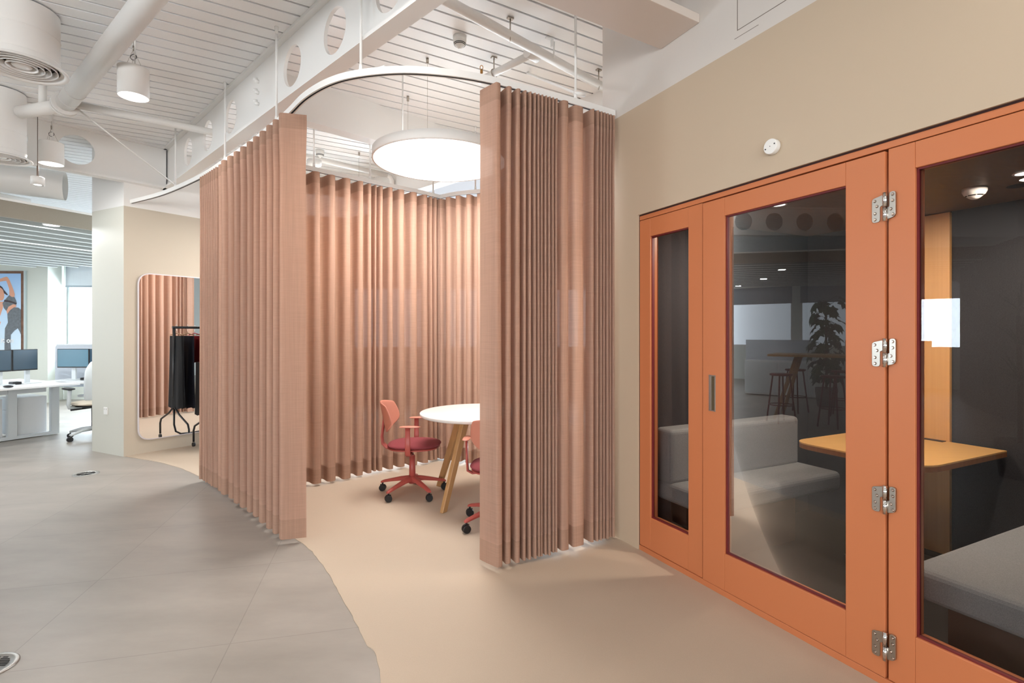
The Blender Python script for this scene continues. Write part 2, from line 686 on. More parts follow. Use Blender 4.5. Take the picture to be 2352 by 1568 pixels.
# phase from the slat joint seen meeting the beam at (-1.533,3.757)
ph = (-1.533 * perp[0] + 3.757 * perp[1])
for k in range(-62, 80):
    c = ph + k * pitch
    ca, cb = c + 0.0095, c + pitch - 0.0095
    # clip against the rear beam line (right end) and x=-13 on the left
    pts = []
    for cc in (ca, cb):
        o0 = (perp[0] * cc, perp[1] * cc)
        # intersection with line B2P + t*BD
        det = SL[0] * (-BD[1]) - SL[1] * (-BD[0])
        rx, ry = B2P[0] - o0[0], B2P[1] - o0[1]
        t = (rx * (-BD[1]) - ry * (-BD[0])) / det
        tmax = min(t, (9.0 - o0[0]) / SL[0])
        tmin = (-12.9 - o0[0]) / SL[0]
        pts.append((o0, tmin, tmax))
    (oa, a0, a1), (ob, b0, b1) = pts
    if a1 <= a0 or b1 <= b0:
        continue
    quad = [(oa[0] + SL[0] * a0, oa[1] + SL[1] * a0), (oa[0] + SL[0] * a1, oa[1] + SL[1] * a1),
            (ob[0] + SL[0] * b1, ob[1] + SL[1] * b1), (ob[0] + SL[0] * b0, ob[1] + SL[1] * b0)]
    mb.prism(quad, CZ, CZ + 0.02)
struct('ceiling', mb, 'ceil')
mb = MB()
mb.prism([(-13.5, -5.4), (9, -5.4), (9, 12.1), (-13.5, 12.1)], CZ + 0.024, CZ + 0.06)  # dark sheet close above the slats paints the shade in their gaps
struct('dark_gap_shade', mb, 'dark')
# plain plaster ceiling past the rear beam, its colour greyed in place of shade
bf = frame(B2P, BD, (BD[1], -BD[0]))      # +w = away from the camera
mb = MB()
la, lb_ = bf(-10.6, .02, 0), bf(9.4, .02, 0)
mb.prism([(la.x, la.y), (8.7, 11.6), (lb_.x, 11.6), (lb_.x, lb_.y)], CZ - 0.02, CZ + 0.02)
struct('ceiling_rear', mb, plain('shaded_ceiling_grey', sc(158, 152, 155), .6))


# ------------------------------------------------------------------ cellular beams
def beam(name, F, u0, u1, z0, z1, holes, r, tw=0.012, fw=0.055, ft=0.025, mat='white'):
    """web plate with round holes + flanges"""
    mb = MB()
    zc = (z0 + z1) / 2
    zb, zt = z0 + ft, z1 - ft
    segs = 32
    cur = u0
    cells = []
    half = max(r + 0.03, 0.2)
    for h in sorted(holes):
        if h - half > cur + 1e-4:
            cells.append((cur, h - half, None))
        cells.append((h - half, h + half, h))
        cur = h + half
    if cur < u1:
        cells.append((cur, u1, None))
    for a, b, h in cells:
        for w_ in (-tw, tw):
            if h is None:
                mb.add([F(a, w_, zb), F(b, w_, zb), F(b, w_, zt), F(a, w_, zt)], [(0, 1, 2, 3)])
            else:
                ring, outr = [], []
                for i in range(segs):
                    t = 2 * PI * (i + 0.5) / segs
                    cx, cz = math.cos(t), math.sin(t)
                    ring.append(F(h + r * cx, w_, zc + r * cz))
                    hx, hz = (b - a) / 2, (zt - zb) / 2
                    k = min(hx / abs(cx) if abs(cx) > 1e-6 else 1e9, hz / abs(cz) if abs(cz) > 1e-6 else 1e9)
                    outr.append(F(h + k * cx, w_, zc + k * cz))
                # corners
                vs = ring + outr
                fs = [(i, (i + 1) % segs, segs + (i + 1) % segs, segs + i) for i in range(segs)]
                mb.add(vs, fs)
                for sx_, sz_ in ((1, 1), (-1, 1), (-1, -1), (1, -1)):
                    ang = math.atan2(sz_ * (zt - zb) / 2, sx_ * (b - a) / 2) % (2 * PI)
                    i = int((ang / (2 * PI)) * segs - 0.5) % segs
                    cor = F(h + sx_ * (b - a) / 2, w_, zc + sz_ * (zt - zb) / 2)
                    mb.add([outr[i], cor, outr[(i + 1) % segs]], [(0, 1, 2)])
        if h is not None:
            vs = []
            for w_ in (-tw, tw):
                for i in range(segs):
                    t = 2 * PI * i / segs
                    vs.append(F(h + (r + .001) * math.cos(t), w_, zc + (r + .001) * math.sin(t)))
            mb.add(vs, [(i, (i + 1) % segs, segs + (i + 1) % segs, segs + i) for i in range(segs)], True)
    mb.fr(F, u0, u1, -fw, fw, z0, zb)
    mb.fr(F, u0, u1, -fw, fw, zt, z1)
    return struct(name, mb, mat)


JX = (-4.10, 6.24)                # where the cross beam meets the main beam
MF = frame((-1.467 - 0.03, 3.70 + 0.03), BD, (BD[1], -BD[0]))
hu = lambda t: t * 1.441
beam('beam_main', MF, -7.5, hu(2.55), 3.11, CZ, [hu(t) for t in (-4.45, -3.95, -3.5, -3.05, -2.6, -2.15, -1.7, -1.24, -.79, -.345, .10, 1.0, 1.455, 1.92)], 0.148)
CF = frame(JX, CB, (-CB[1], CB[0]))
beam('beam_cross', CF, 0.03, 7.5, 3.11, CZ, [0.86, 1.28 + .12, 1.95, 2.5, 3.05, 3.6, 4.15], 0.155)
# rear main beam (plain) and intermediate plain beam over the bay
mb = MB()
mb.fr(bf, -3.0, 5.0, 0.0, 0.16, 3.24, CZ)
struct('beam_rear', mb, 'white')
X1 = (-1.63, 4.70)
xd = unit((0.9, 0.85))
xf = frame((X1[0], X1[1]), xd, (-xd[1], xd[0]))
mb = MB()
mb.fr(xf, -0.50, 1.62, 0.0, 0.14, 3.25, CZ)
struct('beam_bay', mb, 'white')
# seven-socket cable outlet plate on the beam web
t = thing('cable_gland_cluster', 'cluster of six small white cable glands on the holed beam', 'cable gland')
for k, (du, dz) in enumerate([(-.035, .09), (.0, .12), (-.035, .0), (.0, .03), (-.035, -.09), (.0, -.06)]):
    mb = MB()
    p = MF(hu(.567) + du, -0.012, 3.36 + dz)
    q = MF(hu(.567) + du, -0.045, 3.36 + dz)
    mb.cyl(p, q, .016, .012, 10)
    obj('gland', mb, 'white', t)

# ------------------------------------------------------------------ walls
mb = MB()      # right wall: end block + strip over the glazed front + pier beyond it
mb.fr(RW, -0.38, 0.0, 0.0, 1.95, 0, CZ + .05)
mb.fr(RW, 0.0, 2.95, 0.0, 0.11, 2.163, CZ + .05)
mb.fr(RW, 2.95, 9.2, 0.0, 0.11, 0, CZ + .05)
struct('wall_right', mb, 'wallr')
mb = MB()      # dark strips painted as the shade in the gap round the frame
mb.fr(RW, 0.0, 2.95, 0.012, 0.10, 2.155, 2.163)
mb.fr(RW, -0.0, 0.004, 0.012, 0.10, 0.0, 2.163)
struct('gap_shade_strip', mb, 'gap')
mb = MB()
WMF = frame((-4.40, 5.92), MW, (-MW[1], MW[0]))   # +w = behind the wall
mb.fr(WMF, 0, 3.2, 0, 0.12, 0, CZ)
struct('wall_mirror', mb, 'wallm')
PF = unit((0.60, -0.30))
mb = MB()
mb.prism([(-4.40, 5.92), (-5.0, 6.22), (-4.78, 6.55), (-4.30, 6.20)], 0, CZ)
struct('column', mb, wall_paint('column_paint', sc(204, 203, 193), sc(232, 231, 229), 2.845))
# far office walls
mb = MB()
mb.prism([(-13.0, 10.5), (-9.33, 10.5), (-9.47, 11.038), (-13.0, 11.038)], 0, CZ)
struct('wall_poster', mb, wall_paint('poster_wall_paint', sc(224, 229, 221), sc(232, 238, 240), 2.86))


def window_wall(name, F, L, zs, zt, H, n, pane=1.6, mat='office', win0=1, blind=0.0):
    """wall with a band of windows; F(u,w,z)"""
    mb = MB()
    mb.fr(F, 0, L, 0, 0.12, 0, zs)
    mb.fr(F, 0, L, 0, 0.12, zt, H)
    g = (L - n * pane) / (n + 1)
    for i in range(n + 1):
        u = i * (pane + g)
        mb.fr(F, u, u + g, 0, 0.12, zs, zt)
    struct(name, mb, mat)
    for i in range(n):
        u = g + i * (pane + g)
        mb = MB()
        mb.fr(F, u, u + .05, 0.02, .1, zs, zt)
        mb.fr(F, u + pane - .05, u + pane, 0.02, .1, zs, zt)
        mb.fr(F, u, u + pane, 0.02, .1, zs, zs + .05)
        mb.fr(F, u, u + pane, 0.02, .1, zt - .05, zt)
        wo = struct('window_%d' % (win0 + i), mb, plain('window_frame_grey', sc(150, 158, 162), .4) if i == 0 else 'white')
        mb = MB()
        mb.add([F(u + .05, .06, zs + .05), F(u + pane - .05, .06, zs + .05), F(u + pane - .05, .06, zt - .05), F(u + .05, .06, zt - .05)], [(0, 1, 2, 3)])
        obj('window_pane', mb, 'wgl', wo)
        if blind:
            mb = MB()
            mb.add([F(u + .01, -.03, zt - blind), F(u + pane - .01, -.03, zt - blind), F(u + pane - .01, -.03, zt + .02), F(u + .01, -.03, zt + .02)], [(0, 1, 2, 3)])
            mb.fr(F, u + .01, u + pane - .01, -.038, -.022, zt - blind - .03, zt - blind)
            obj('roller_blind', mb, 'blind', wo)


window_wall('wall_left', frame((-13.0, 10.5), (0, -1), (-1, 0)), 15.7, 1.0, 2.75, CZ + .1, 8, 1.75, 'office', 1, .45)
window_wall('wall_back', frame((-9.47, 11.04), unit((1, 0.06)), (-0.06, 1)), 17.6, 1.05, 2.86, CZ + .1, 9, 1.90, 'office', 11, .46)
window_wall('wall_behind_camera', frame((-13.0, -5.1), (1, 0), (0, -1)), 22.0, 0.9, 2.8, CZ + .1, 10, 1.8, 'office', 31, .3)
mb = MB()
mb.prism([(8.6, -5.2), (8.75, -5.2), (8.75, 12.0), (8.6, 12.0)], 0, CZ + .1)
struct('wall_far_right', mb, 'office')

# ------------------------------------------------------------------ glazed front of the booth
ZF = 2.155
Wf = 0.012                      # face of the lacquered frame lies just behind the wall face


def leaf_frame(mb, u0, u1, z0, z1, sl, sr, top, bot, w0, w1):
    mb.fr(RW, u0, u0 + sl, w0, w1, z0, z1)
    mb.fr(RW, u1 - sr, u1, w0, w1, z0, z1)
    mb.fr(RW, u0 + sl, u1 - sr, w0 + .0006, w1, z1 - top, z1)
    mb.fr(RW, u0 + sl, u1 - sr, w0 + .0006, w1, z0, z0 + bot)


def glazed(name, u0, u1, z0, z1, sl, sr, top, bot, w0, w1, lab=None):
    t = bpy.data.objects.new(name, None)
    COL.objects.link(t)
    t['kind'] = 'structure'
    if lab:
        t['label'] = lab
    mb = MB()
    leaf_frame(mb, u0, u1, z0, z1, sl, sr, top, bot, w0, w1)
    obj('leaf_frame', mb, 'orange', t, bevel=.0025)
    a0, a1, b0, b1 = u0 + sl, u1 - sr, z0 + bot, z1 - top
    mb = MB()
    g = .006
    mb.fr(RW, a0, a0 + g, w0 + .012, w0 + .03, b0, b1)
    mb.fr(RW, a1 - g, a1, w0 + .012, w0 + .03, b0, b1)
    mb.fr(RW, a0, a1, w0 + .012, w0 + .03, b0, b0 + g)
    mb.fr(RW, a0, a1, w0 + .012, w0 + .03, b1 - g, b1)
    obj('glazing_gasket', mb, 'gasket', t)
    mb = MB()
    mb.add([RW(a0, w0 + .022, b0), RW(a1, w0 + .022, b0), RW(a1, w0 + .022, b1), RW(a0, w0 + .022, b1)], [(0, 1, 2, 3)])
    obj('glass_pane', mb, 'gl', t)
    return t


mb = MB()      # outer frame: head, sill, jambs
mb.fr(RW, 0.004, 2.94, Wf, .10, 2.128, ZF)
mb.fr(RW, 0.004, 2.94, Wf - .004, .10, 0.0, .034)
mb.fr(RW, 0.527, 0.537 - .003, .03, .10, .034, 2.128)
mb.fr(RW, 1.475, 1.482, .03, .10, .034, 2.128)
struct('trim_2', mb, 'orange', bevel=.002)
glazed('window_51', 0.004, 0.530, .036, 2.125, .100, .105, .115, .200, Wf, .075)
door = glazed('door_1', 0.538, 1.471, .036, 2.120, .149, .153, .098, .196, Wf - .006, .062)
glazed('window_52', 1.480, 2.60, .036, 2.125, .093, .10, .100, .214, Wf, .075)
# panel behind so no light leaks past window_52's far side
# recessed pull, left rim widened to paint the lit side of its cup
mb = MB()
hu0, hu1, hz0, hz1 = .583, .628, .977, 1.172
wq = Wf - .006
for a in ((hu0, hu0 + .017, hz0, hz1), (hu1 - .006, hu1, hz0, hz1), (hu0, hu1, hz0, hz0 + .006), (hu0, hu1, hz1 - .006, hz1)):
    mb.fr(RW, a[0], a[1], wq - .003, wq, a[2], a[3])
h = obj('flush_pull', mb, 'steel', door, bevel=.001)
mb = MB()
mb.fr(RW, hu0 + .017, hu1 - .006, wq - .0012, wq - .0004, hz0 + .006, hz1 - .006)
obj('pull_recess', mb, plain('dull_bronze', sc(98, 84, 62), .5, .6), h)


def rounded(pts, r, n=5):
    out = []
    m = len(pts)
    for i in range(m):
        p0, p1, p2 = Vector(pts[i - 1]), Vector(pts[i]), Vector(pts[(i + 1) % m])
        rr = r[i] if isinstance(r, (list, tuple)) else r
        a, b = (p0 - p1).normalized(), (p2 - p1).normalized()
        if rr <= 0:
            out.append(tuple(p1))
            continue
        s_, e_ = p1 + a * rr, p1 + b * rr
        for k in range(n + 1):
            t = k / n
            q = s_ * (1 - t) ** 2 + p1 * 2 * t * (1 - t) + e_ * t * t
            out.append((q.x, q.y))
    return out


for zc in (1.898, 1.323, .744, .167):
    uc = 1.4745
    wf = Wf - .006
    mb = MB()
    # door leaf plate
    P = [(uc - .050, -.056), (uc - .020, -.056), (uc - .020, .004), (uc - .007, .010), (uc - .007, .050), (uc - .050, .040)]
    mb.ext(RW, [(a, zc + b) for a, b in rounded(P, [.012, .012, .004, 0, 0, .010])], wf - .0035, wf)
    # frame leaf plate
    P = [(uc + .007, -.050), (uc + .036, -.042), (uc + .036, .056), (uc + .010 + .004, .056), (uc + .014, -.002), (uc + .007, -.002)]
    mb.ext(RW, [(a, zc + b) for a, b in rounded(P, [0, .014, .010, .010, .003, 0])], wf - .0035, wf + .006)
    hg = obj('hinge', mb, 'steel', door, bevel=.0006, seg=1)
    mb = MB()
    mb.cyl(RW(uc, wf - .006, zc - .056), RW(uc, wf - .006, zc - .001), .0085, n=16)
    mb.cyl(RW(uc, wf - .006, zc + .001), RW(uc, wf - .006, zc + .056), .0085, n=16)
    obj('hinge_barrel', mb, 'chrome', hg)
    for du, dz in ((-.039, .030), (-.031, .008), (-.038, -.020), (-.038, -.044), (.026, .044), (.026, .020), (.020, -.012), (.027, -.034)):
        mb = MB()
        a = RW(uc + du, wf - .0035, zc + dz)
        b = RW(uc + du, wf - .0085, zc + dz)
        mb.cyl(a, b, .0062, .0035, 12)
        obj('screw', mb, 'screwm', hg)

# wall-mounted emergency call disc
t = thing('wall_sensor', 'small round white sensor on the beige wall above the orange door', 'sensor', tuple(RW(.986, 0, 2.288)))
mb = MB()
mb.cyl(RW(.986, 0, 2.288), RW(.986, -.030, 2.288), .036, n=40)
obj('housing', mb, 'socket', t, bevel=.004)
for du, dz in ((-.024, -.008), (0, 0), (.024, .006)):
    mb = MB()
    mb.cyl(RW(.986 + du, -.030, 2.288 + dz), RW(.986 + du, -.0312, 2.288 + dz), .0035 if du else .002, n=12)
    obj('hole', mb, 'black', t)
# access hatch joints in the upper wall
mb = MB()
for a in ((.774, .777, 2.954, 3.5), (.774, 1.6, 2.954, 2.957), (.757, .90, 2.918, 2.920)):
    mb.fr(RW, a[0], a[1], -.001, .0, a[2], a[3])
o = obj('access_hatch', mb, plain('hatch_joint', sc(120, 108, 98), .7))
props(o, 'outline of a flush access hatch high on the white wall', 'hatch')

# hung plaster raft across the corner
t = thing('ceiling_raft', 'pale plaster raft hung under the ceiling beside the white wall', 'raft', tuple(RW(.37, 0, 3.13)))
rd = (-SL[0], -SL[1])
pa, pb = RW(.2146, -.001, 0), RW(.523, -.001, 0)
mb = MB()
L = 3.4
quad = [(pa.x, pa.y), (pb.x, pb.y), (pb.x + rd[0] * L, pb.y + rd[1] * L), (pa.x + rd[0] * L, pa.y + rd[1] * L)]
mb.prism(quad, 3.13, 3.178)
obj('board', mb, plain('raft_plaster', sc(220, 208, 198), .6), t, bevel=.003)
for k in (.28, 1.3, 2.4):
    mb = MB()
    q = Vector((pb.x + rd[0] * k - .05, pb.y + rd[1] * k + .06, 0))
    mb.cyl((q.x, q.y, 3.178), (q.x, q.y, CZ), .006, n=8)
    mb.box((q.x, q.y, 3.19), (.014, .014, .014))
    obj('hanger_rod', mb, 'steel', t)

# ------------------------------------------------------------------ booth interior
mb = MB()
mb.fr(RW, 0.0, 2.75, .10, 1.72, 0.0, .012)
struct('floor_booth', mb, 'bfloor')
mb = MB()
mb.fr(RW, 0.0, 2.75, .10, 1.72, 2.16, 2.22)
struct('ceiling_booth', mb, 'bceil')
mb = MB()
mb.fr(RW, -.0, .02, .105, 1.70, .012, 2.16)
struct('wall_booth_left', mb, 'felt')
mb = MB()
mb.fr(RW, 0.02, 2.70, 1.68, 1.74, .012, 2.16)
struct('wall_booth_back', mb, 'felt')
mb = MB()
mb.fr(RW, 2.16, 2.20, .105, 1.68, .012, 2.16)
struct('wall_booth_right', mb, 'felt')
mb = MB()
mb.fr(RW, .62, .964, 1.655, 1.68, .012, 2.155)
o = obj('oak_wall_panel', mb, 'oakp')
props(o, 'tall oak panel on the back wall of the booth above the table', 'wall panel')


def sofa(label, front, back, w0, w1, fl):
    """front/back: u positions of seat front and wall side"""
    t = thing('sofa', label, 'sofa', tuple(RW((front + back) / 2, (w0 + w1) / 2, .012)))
    lo, hi = min(front, back), max(front, back)
    mb = MB()
    mb.fr(RW, lo, hi, w0, w1, .33, .455)
    obj('seat', mb, 'sofa', t, bevel=.035, seg=4)
    mb = MB()
    if back < front:
        mb.fr(RW, back, back + .15, w0, w1 - .02, .44, .79)
    else:
        mb.fr(RW, back - .15, back, w0 + .0, w1 - .02, .44, .79)
    obj('backrest', mb, 'sofa', t, bevel=.03, seg=4)
    mb = MB()
    mb.fr(RW, lo + (.02 if back < front else .10), hi - (.10 if back < front else .02), w0 + .12, w1 - .35, .012, .33)
    obj('plinth', mb, plain('brown_plinth', sc(80, 56, 42), .6), t)
    return t


sofa('grey upholstered booth bench against the left booth wall, seen through the orange door', .47, .022, .12, 1.38, 1)
sofa('grey upholstered booth bench behind the large right-hand glass pane', 1.46, 2.155, .16, 1.45, 1)
# oak table
t = thing('booth_table', 'oak table with rounded end between the grey booth benches', 'table', tuple(RW(.87, 1.2, .012)))
mb = MB()
P = rounded([(.50, .80), (1.24, .80), (1.24, 1.655), (.50, 1.655)], [.14, .14, 0, 0], 8)
n_ = len(P)


def uvslab(P, z0, z1):
    m_ = MB()
    n = len(P)
    vs = [RW(a, b, z0) for a, b in P] + [RW(a, b, z1) for a, b in P]
    m_.add(vs, [tuple(range(n))[::-1], tuple(range(n, 2 * n))] + [(i, (i + 1) % n, n + (i + 1) % n, n + i) for i in range(n)])
    return m_


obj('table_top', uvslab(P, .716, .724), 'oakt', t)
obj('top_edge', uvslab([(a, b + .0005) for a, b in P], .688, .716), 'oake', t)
mb = MB()
mb.fr(RW, .70, .95, 1.60, 1.645, .724, .728)
obj('cable_flap', mb, 'black', t)
mb = MB()
mb.fr(RW, .84, .90, 1.25, 1.31, .03, .688)
mb.fr(RW, .68, 1.06, 1.05, 1.50, .012, .03)
obj('pedestal', mb, 'black', t)
# detector and downlights in the booth
t = thing('smoke_detector', 'white smoke detector on the dark ceiling inside the booth', 'smoke detector', tuple(RW(1.29, 1.16, 2.16)))
c = RW(1.29, 1.16, 2.16)
mb = MB()
mb.lathe([(.0, 0), (.052, 0), (.052, -.018), (.050, -.022), (.044, -.034), (.022, -.052), (.012, -.058), (0, -.058)], c, 40)
obj('housing', mb, 'socket', t)
mb = MB()
for k in range(6):
    a = k * PI / 3
    vs = []
    for i in range(7):
        b = a + .08 + i * (PI / 3 - .16) / 6
        vs.append(Vector(c) + Vector((.0405 * math.cos(b), .0405 * math.sin(b), -.0385)))
        vs.append(Vector(c) + Vector((.0345 * math.cos(b), .0345 * math.sin(b), -.0432)))
    mb.add(vs, [(2 * i, 2 * i + 2, 2 * i + 3, 2 * i + 1) for i in range(6)])
obj('vent_slot', mb, 'black', t)
for (uu, ww, lab) in ((1.53, 1.05, 'round recessed downlight in the booth ceiling by the smoke detector'), (.60, .55, 'round recessed downlight in the booth ceiling above the left bench')):
    c = RW(uu, ww, 2.158)
    t = thing('booth_downlight', lab, 'downlight', tuple(c), 0, 'booth ceiling downlights')
    mb = MB()
    mb.lathe([(.038, -.001), (.046, -.003), (.048, 0)], c, 30)
    obj('trim_ring', mb, 'socket', t)
    mb = MB()
    mb.disc((c.x, c.y, c.z - .0012), .038, 30, False)
    obj('diffuser', mb, 'litd', t)
    area('booth_downlight_lamp', (c.x, c.y, c.z - .004), .07, 20, (1.0, .88, .74), disk=True)
# round grille in the booth ceiling
c = RW(1.42, 1.30, 2.158)
mb = MB()
mb.lathe([(0, -.001), (.05, -.001), (.052, 0)], c, 30)
o = obj('ceiling_speaker', mb, 'dark')
props(o, 'dark round grille in the booth ceiling beside the smoke detector', 'speaker')

# ------------------------------------------------------------------ curtain tracks
def tube2(path, z0, z1, hw, mat, name, label):
    P = catmull(path, 8)
    mb = MB()
    vs = []
    n = len(P)
    for i, p in enumerate(P):
        d = (P[min(i + 1, n - 1)] - P[max(i - 1, 0)]).normalized()
        nn = Vector((-d.y, d.x))
        for s_ in (-1, 1):
            for z in (z0, z1):
                vs.append((p.x + nn.x * hw * s_, p.y + nn.y * hw * s_, z))
    fs = []
    for i in range(n - 1):
        a, b = 4 * i, 4 * i + 4
        fs += [(a, b, b + 1, a + 1), (a + 2, a + 3, b + 3, b + 2), (a, a + 2, b + 2, b), (a + 1, b + 1, b + 3, a + 3)]
    fs += [(0, 1, 3, 2), (4 * n - 4, 4 * n - 2, 4 * n - 1, 4 * n - 3)]
    mb.add(vs, fs)
    t = thing(name, label, 'curtain track', (P[0].x, P[0].y, z0))
    obj('rail', mb, mat, t)
    # dark slot underneath
    mb = MB()
    vs = []
    for i, p in enumerate(P):
        d = (P[min(i + 1, n - 1)] - P[max(i - 1, 0)]).normalized()
        nn = Vector((-d.y, d.x))
        for s_ in (-1, 1):
            vs.append((p.x + nn.x * .006 * s_, p.y + nn.y * .006 * s_, z0 - .0008))
    mb.add(vs, [(2 * i, 2 * i + 1, 2 * i + 3, 2 * i + 2) for i in range(n - 1)])
    obj('slot', mb, 'dark', t)
    return t, P


FRONT = [(.70, 3.59), (.40, 3.40), (.10, 3.235), (-.16, 3.10), (-.36, 3.03), (-.615, 2.995), (-.875, 3.035), (-1.085, 3.13), (-1.31, 3.32), (-1.56, 3.61), (-2.0, 4.08), (-2.5, 4.57), (-3.02, 5.05), (-3.75, 5.62), (-4.42, 6.02)]
REAR = [(-2.20, 4.45), (-1.9, 4.73), (-1.4, 5.2), (-1.0, 5.56), (-.74, 5.84)]
REAR2 = [(-.96, 5.92), (-.72, 5.72), (-.55, 5.62), (-.34, 5.55), (.0, 5.45), (.5, 5.2), (.9, 4.9)]
TZ0, TZ1 = 2.885, 2.925
trk, FP = tube2(FRONT, TZ0, TZ1, .016, 'white', 'curtain_track', 'white curved curtain track sweeping from the right wall round to the column')
trk2, RP = tube2(REAR, TZ0, TZ1, .016, 'white', 'curtain_track', 'straight white curtain track over the rear curtain behind the table')
trk3, RP2 = tube2(REAR2, TZ0, TZ1, .016, 'white', 'curtain_track', 'short curved white track over the right-hand rear curtain')


def rod(parent, x, y, z0=TZ1, z1=CZ, r=.008):
    mb = MB()
    mb.cyl((x, y, z0), (x, y, z1), r, n=12)
    mb.cyl((x, y, z0), (x, y, z0 + .035), r * 1.7, r * 1.2, 12)
    mb.cyl((x, y, z1 - .05), (x, y, z1), r * 1.2, r * 1.8, 12)
    obj('hanger_rod', mb, 'white', parent)


def on(path, px):
    r = (px - 1176) / 1200
    for a, b in zip(path, path[1:]):
        fa, fb = a.x - r * a.y, b.x - r * b.y
        if fa * fb <= 0 and fa != fb:
            return a + (b - a) * (fa / (fa - fb))
    return path[0]


for px in (1322, 829, 635, 517, 403, 299):
    q = on(FP, px)
    rod(trk, q.x, q.y)
for px in (721, 850, 995):
    q = on(RP, px)
    rod(trk2, q.x, q.y)
q = on(RP2, 1092)
rod(trk3, q.x, q.y)
# T fitting and sloping stays
q = on(FP, 1322)
mb = MB()
mb.cyl((q.x - .01, q.y, 2.965), (q.x + .065, q.y + .02, 2.965), .014, n=14)
obj('stay_clamp', mb, 'white', trk)
q = on(FP, 403)
mb = MB()
mb.cyl((-3.86, 4.60, 3.40), (q.x, q.y, 2.94), .007, n=10)
obj('stay_rod', mb, 'white', trk)
q = on(FP, 1322)
mb = MB()
mb.cyl((.13, 4.42, CZ), (q.x, q.y, 2.965), .009, n=10)
obj('stay_rod', mb, 'white', trk)
q = on(FP, 690)
mb = MB()
q9 = on(FP, 884)
mb.cyl((q.x, q.y, 2.935), (q9.x, q9.y, 2.935), .007, n=10)
obj('stay_rod', mb, 'white', trk)


# ------------------------------------------------------------------ curtains
class Path:
    def __init__(s, P):
        s.P = P
        s.L = [0]
        for a, b in zip(P, P[1:]):
            s.L.append(s.L[-1] + (b - a).length)

    def at(s, d):
        d = max(0, min(d, s.L[-1] - 1e-6))
        for i in range(len(s.L) - 1):
            if d <= s.L[i + 1]:
                t = (d - s.L[i]) / max(1e-9, s.L[i + 1] - s.L[i])
                p = s.P[i].lerp(s.P[i + 1], t)
                a = s.P[max(i - 1, 0)]
                b = s.P[min(i + 2, len(s.P) - 1)]
                dd = (b - a).normalized()
                return p, Vector((-dd.y, dd.x))
        return s.P[-1], Vector((0, 1))

    def of(s, px):
        r = (px - 1176) / 1200
        for i, (a, b) in enumerate(zip(s.P, s.P[1:])):
            fa, fb = a.x - r * a.y, b.x - r * b.y
            if fa * fb <= 0 and fa != fb:
                return s.L[i] + (b - a).length * (fa / (fa - fb))
        return 0


FLAT = {}


def curtain(label, path, folds, side, zt=2.868, zb=.022, group=None, mat='cloth', mat2='cloth2', hemh=.13, seed=1, flat=()):
    """folds: list of (d0, d1, amplitude, squareness); side=+1/-1: which way lobes point"""
    rnd = random.Random(seed)
    p0 = path.at((folds[0][0] + folds[-1][1]) / 2)[0]
    t = thing('curtain', label, 'curtain', (p0.x, p0.y, 0), 0, group)
    rows = [(zt, 0), (zt - .03, .05), (zt - .10, .12), (zt - .35, .2), (2.0, .4), (1.3, .6), (.7, .8), (zb + hemh, .95), (zb + .03, 1), (zb, 1.0)]
    cols = []
    N = 16
    for fi, (d0, d1, A, sq) in enumerate(folds):
        sh = rnd.uniform(-1, 1) * min(.012, .18 * abs(d1 - d0))
        ab = rnd.uniform(.9, 1.3)
        zz = rnd.uniform(0, .012)
        last = fi == len(folds) - 1
        for k in range(N + (1 if last else 0)):
            cols.append((fi, k / N, d0, d1, A, sq, sh, ab, zz))
    grid = []
    for z, q in rows:
        row = []
        for fi, f, d0, d1, A, sq, sh, ab, zz in cols:
            w_ = d1 - d0
            phi = 2 * PI * f
            c = -math.cos(phi)
            off = math.tanh(sq * c) / math.tanh(sq)
            if (fi, 'L') in flat and f < .5:
                off = min(1, -1 + 2 * f / .40)
            if (fi, 'R') in flat and f > .5:
                off = min(1, -1 + 2 * (1 - f) / .42)
            win = math.sin(PI * f) ** 2
            dist = 0 if ((fi, 'L') in flat and f < .5) or ((fi, 'R') in flat and f > .5) else 1
            along = d0 + w_ * f + dist * (.12 * w_ * math.sin(2 * phi)) * (0.6 + .4 * q) + sh * q * win
            amp = A * (1 + (ab - 1) * q * .6)
            if z > zt - .12:
                amp *= 1.10
            p, nn = path.at(along)
            zv = z + (zz if z < .2 else 0) * 1.0
            row.append(Vector((p.x, p.y, 0)) + Vector((nn.x, nn.y, 0)) * (amp * off * side) + Vector((0, 0, zv)))
        grid.append(row)
    n = len(cols)

    def strip(r0, r1, name, m):
        mb = MB()
        vs = [v for r in grid[r0:r1 + 1] for v in r]
        fs = []
        for j in range(r1 - r0):
            for i in range(n - 1):
                fs.append((j * n + i, j * n + i + 1, (j + 1) * n + i + 1, (j + 1) * n + i))
        mb.add(vs, fs, True)
        return obj(name, mb, m, t)
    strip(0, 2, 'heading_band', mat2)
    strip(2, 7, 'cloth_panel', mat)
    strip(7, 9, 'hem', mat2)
    return t


def edges(path, pxs, A, sq=1.4, amps=None):
    d = [path.of(p) for p in pxs]
    out = []
    for i, (a, b) in enumerate(zip(d, d[1:])):
        out.append((a, b, (amps[i] if amps else A), sq))
    return out


PFt, PRt, PR2 = Path(FP), Path(RP), Path(RP2)
# left front curtain (path runs right -> left as d grows)
xs = [678, 659, 645, 629, 613, 598, 583, 567, 552, 537, 523, 511, 506, 501, 496, 492, 488, 484, 479, 475, 470]
am = [.068] + [.065] * 9 + [.045] * 10
curtain('rose curtain hanging left of the open bay, beside the grey floor', PFt, edges(PFt, xs, .06, 1.8, am), 1, seed=3, flat=[(0, 'L')])
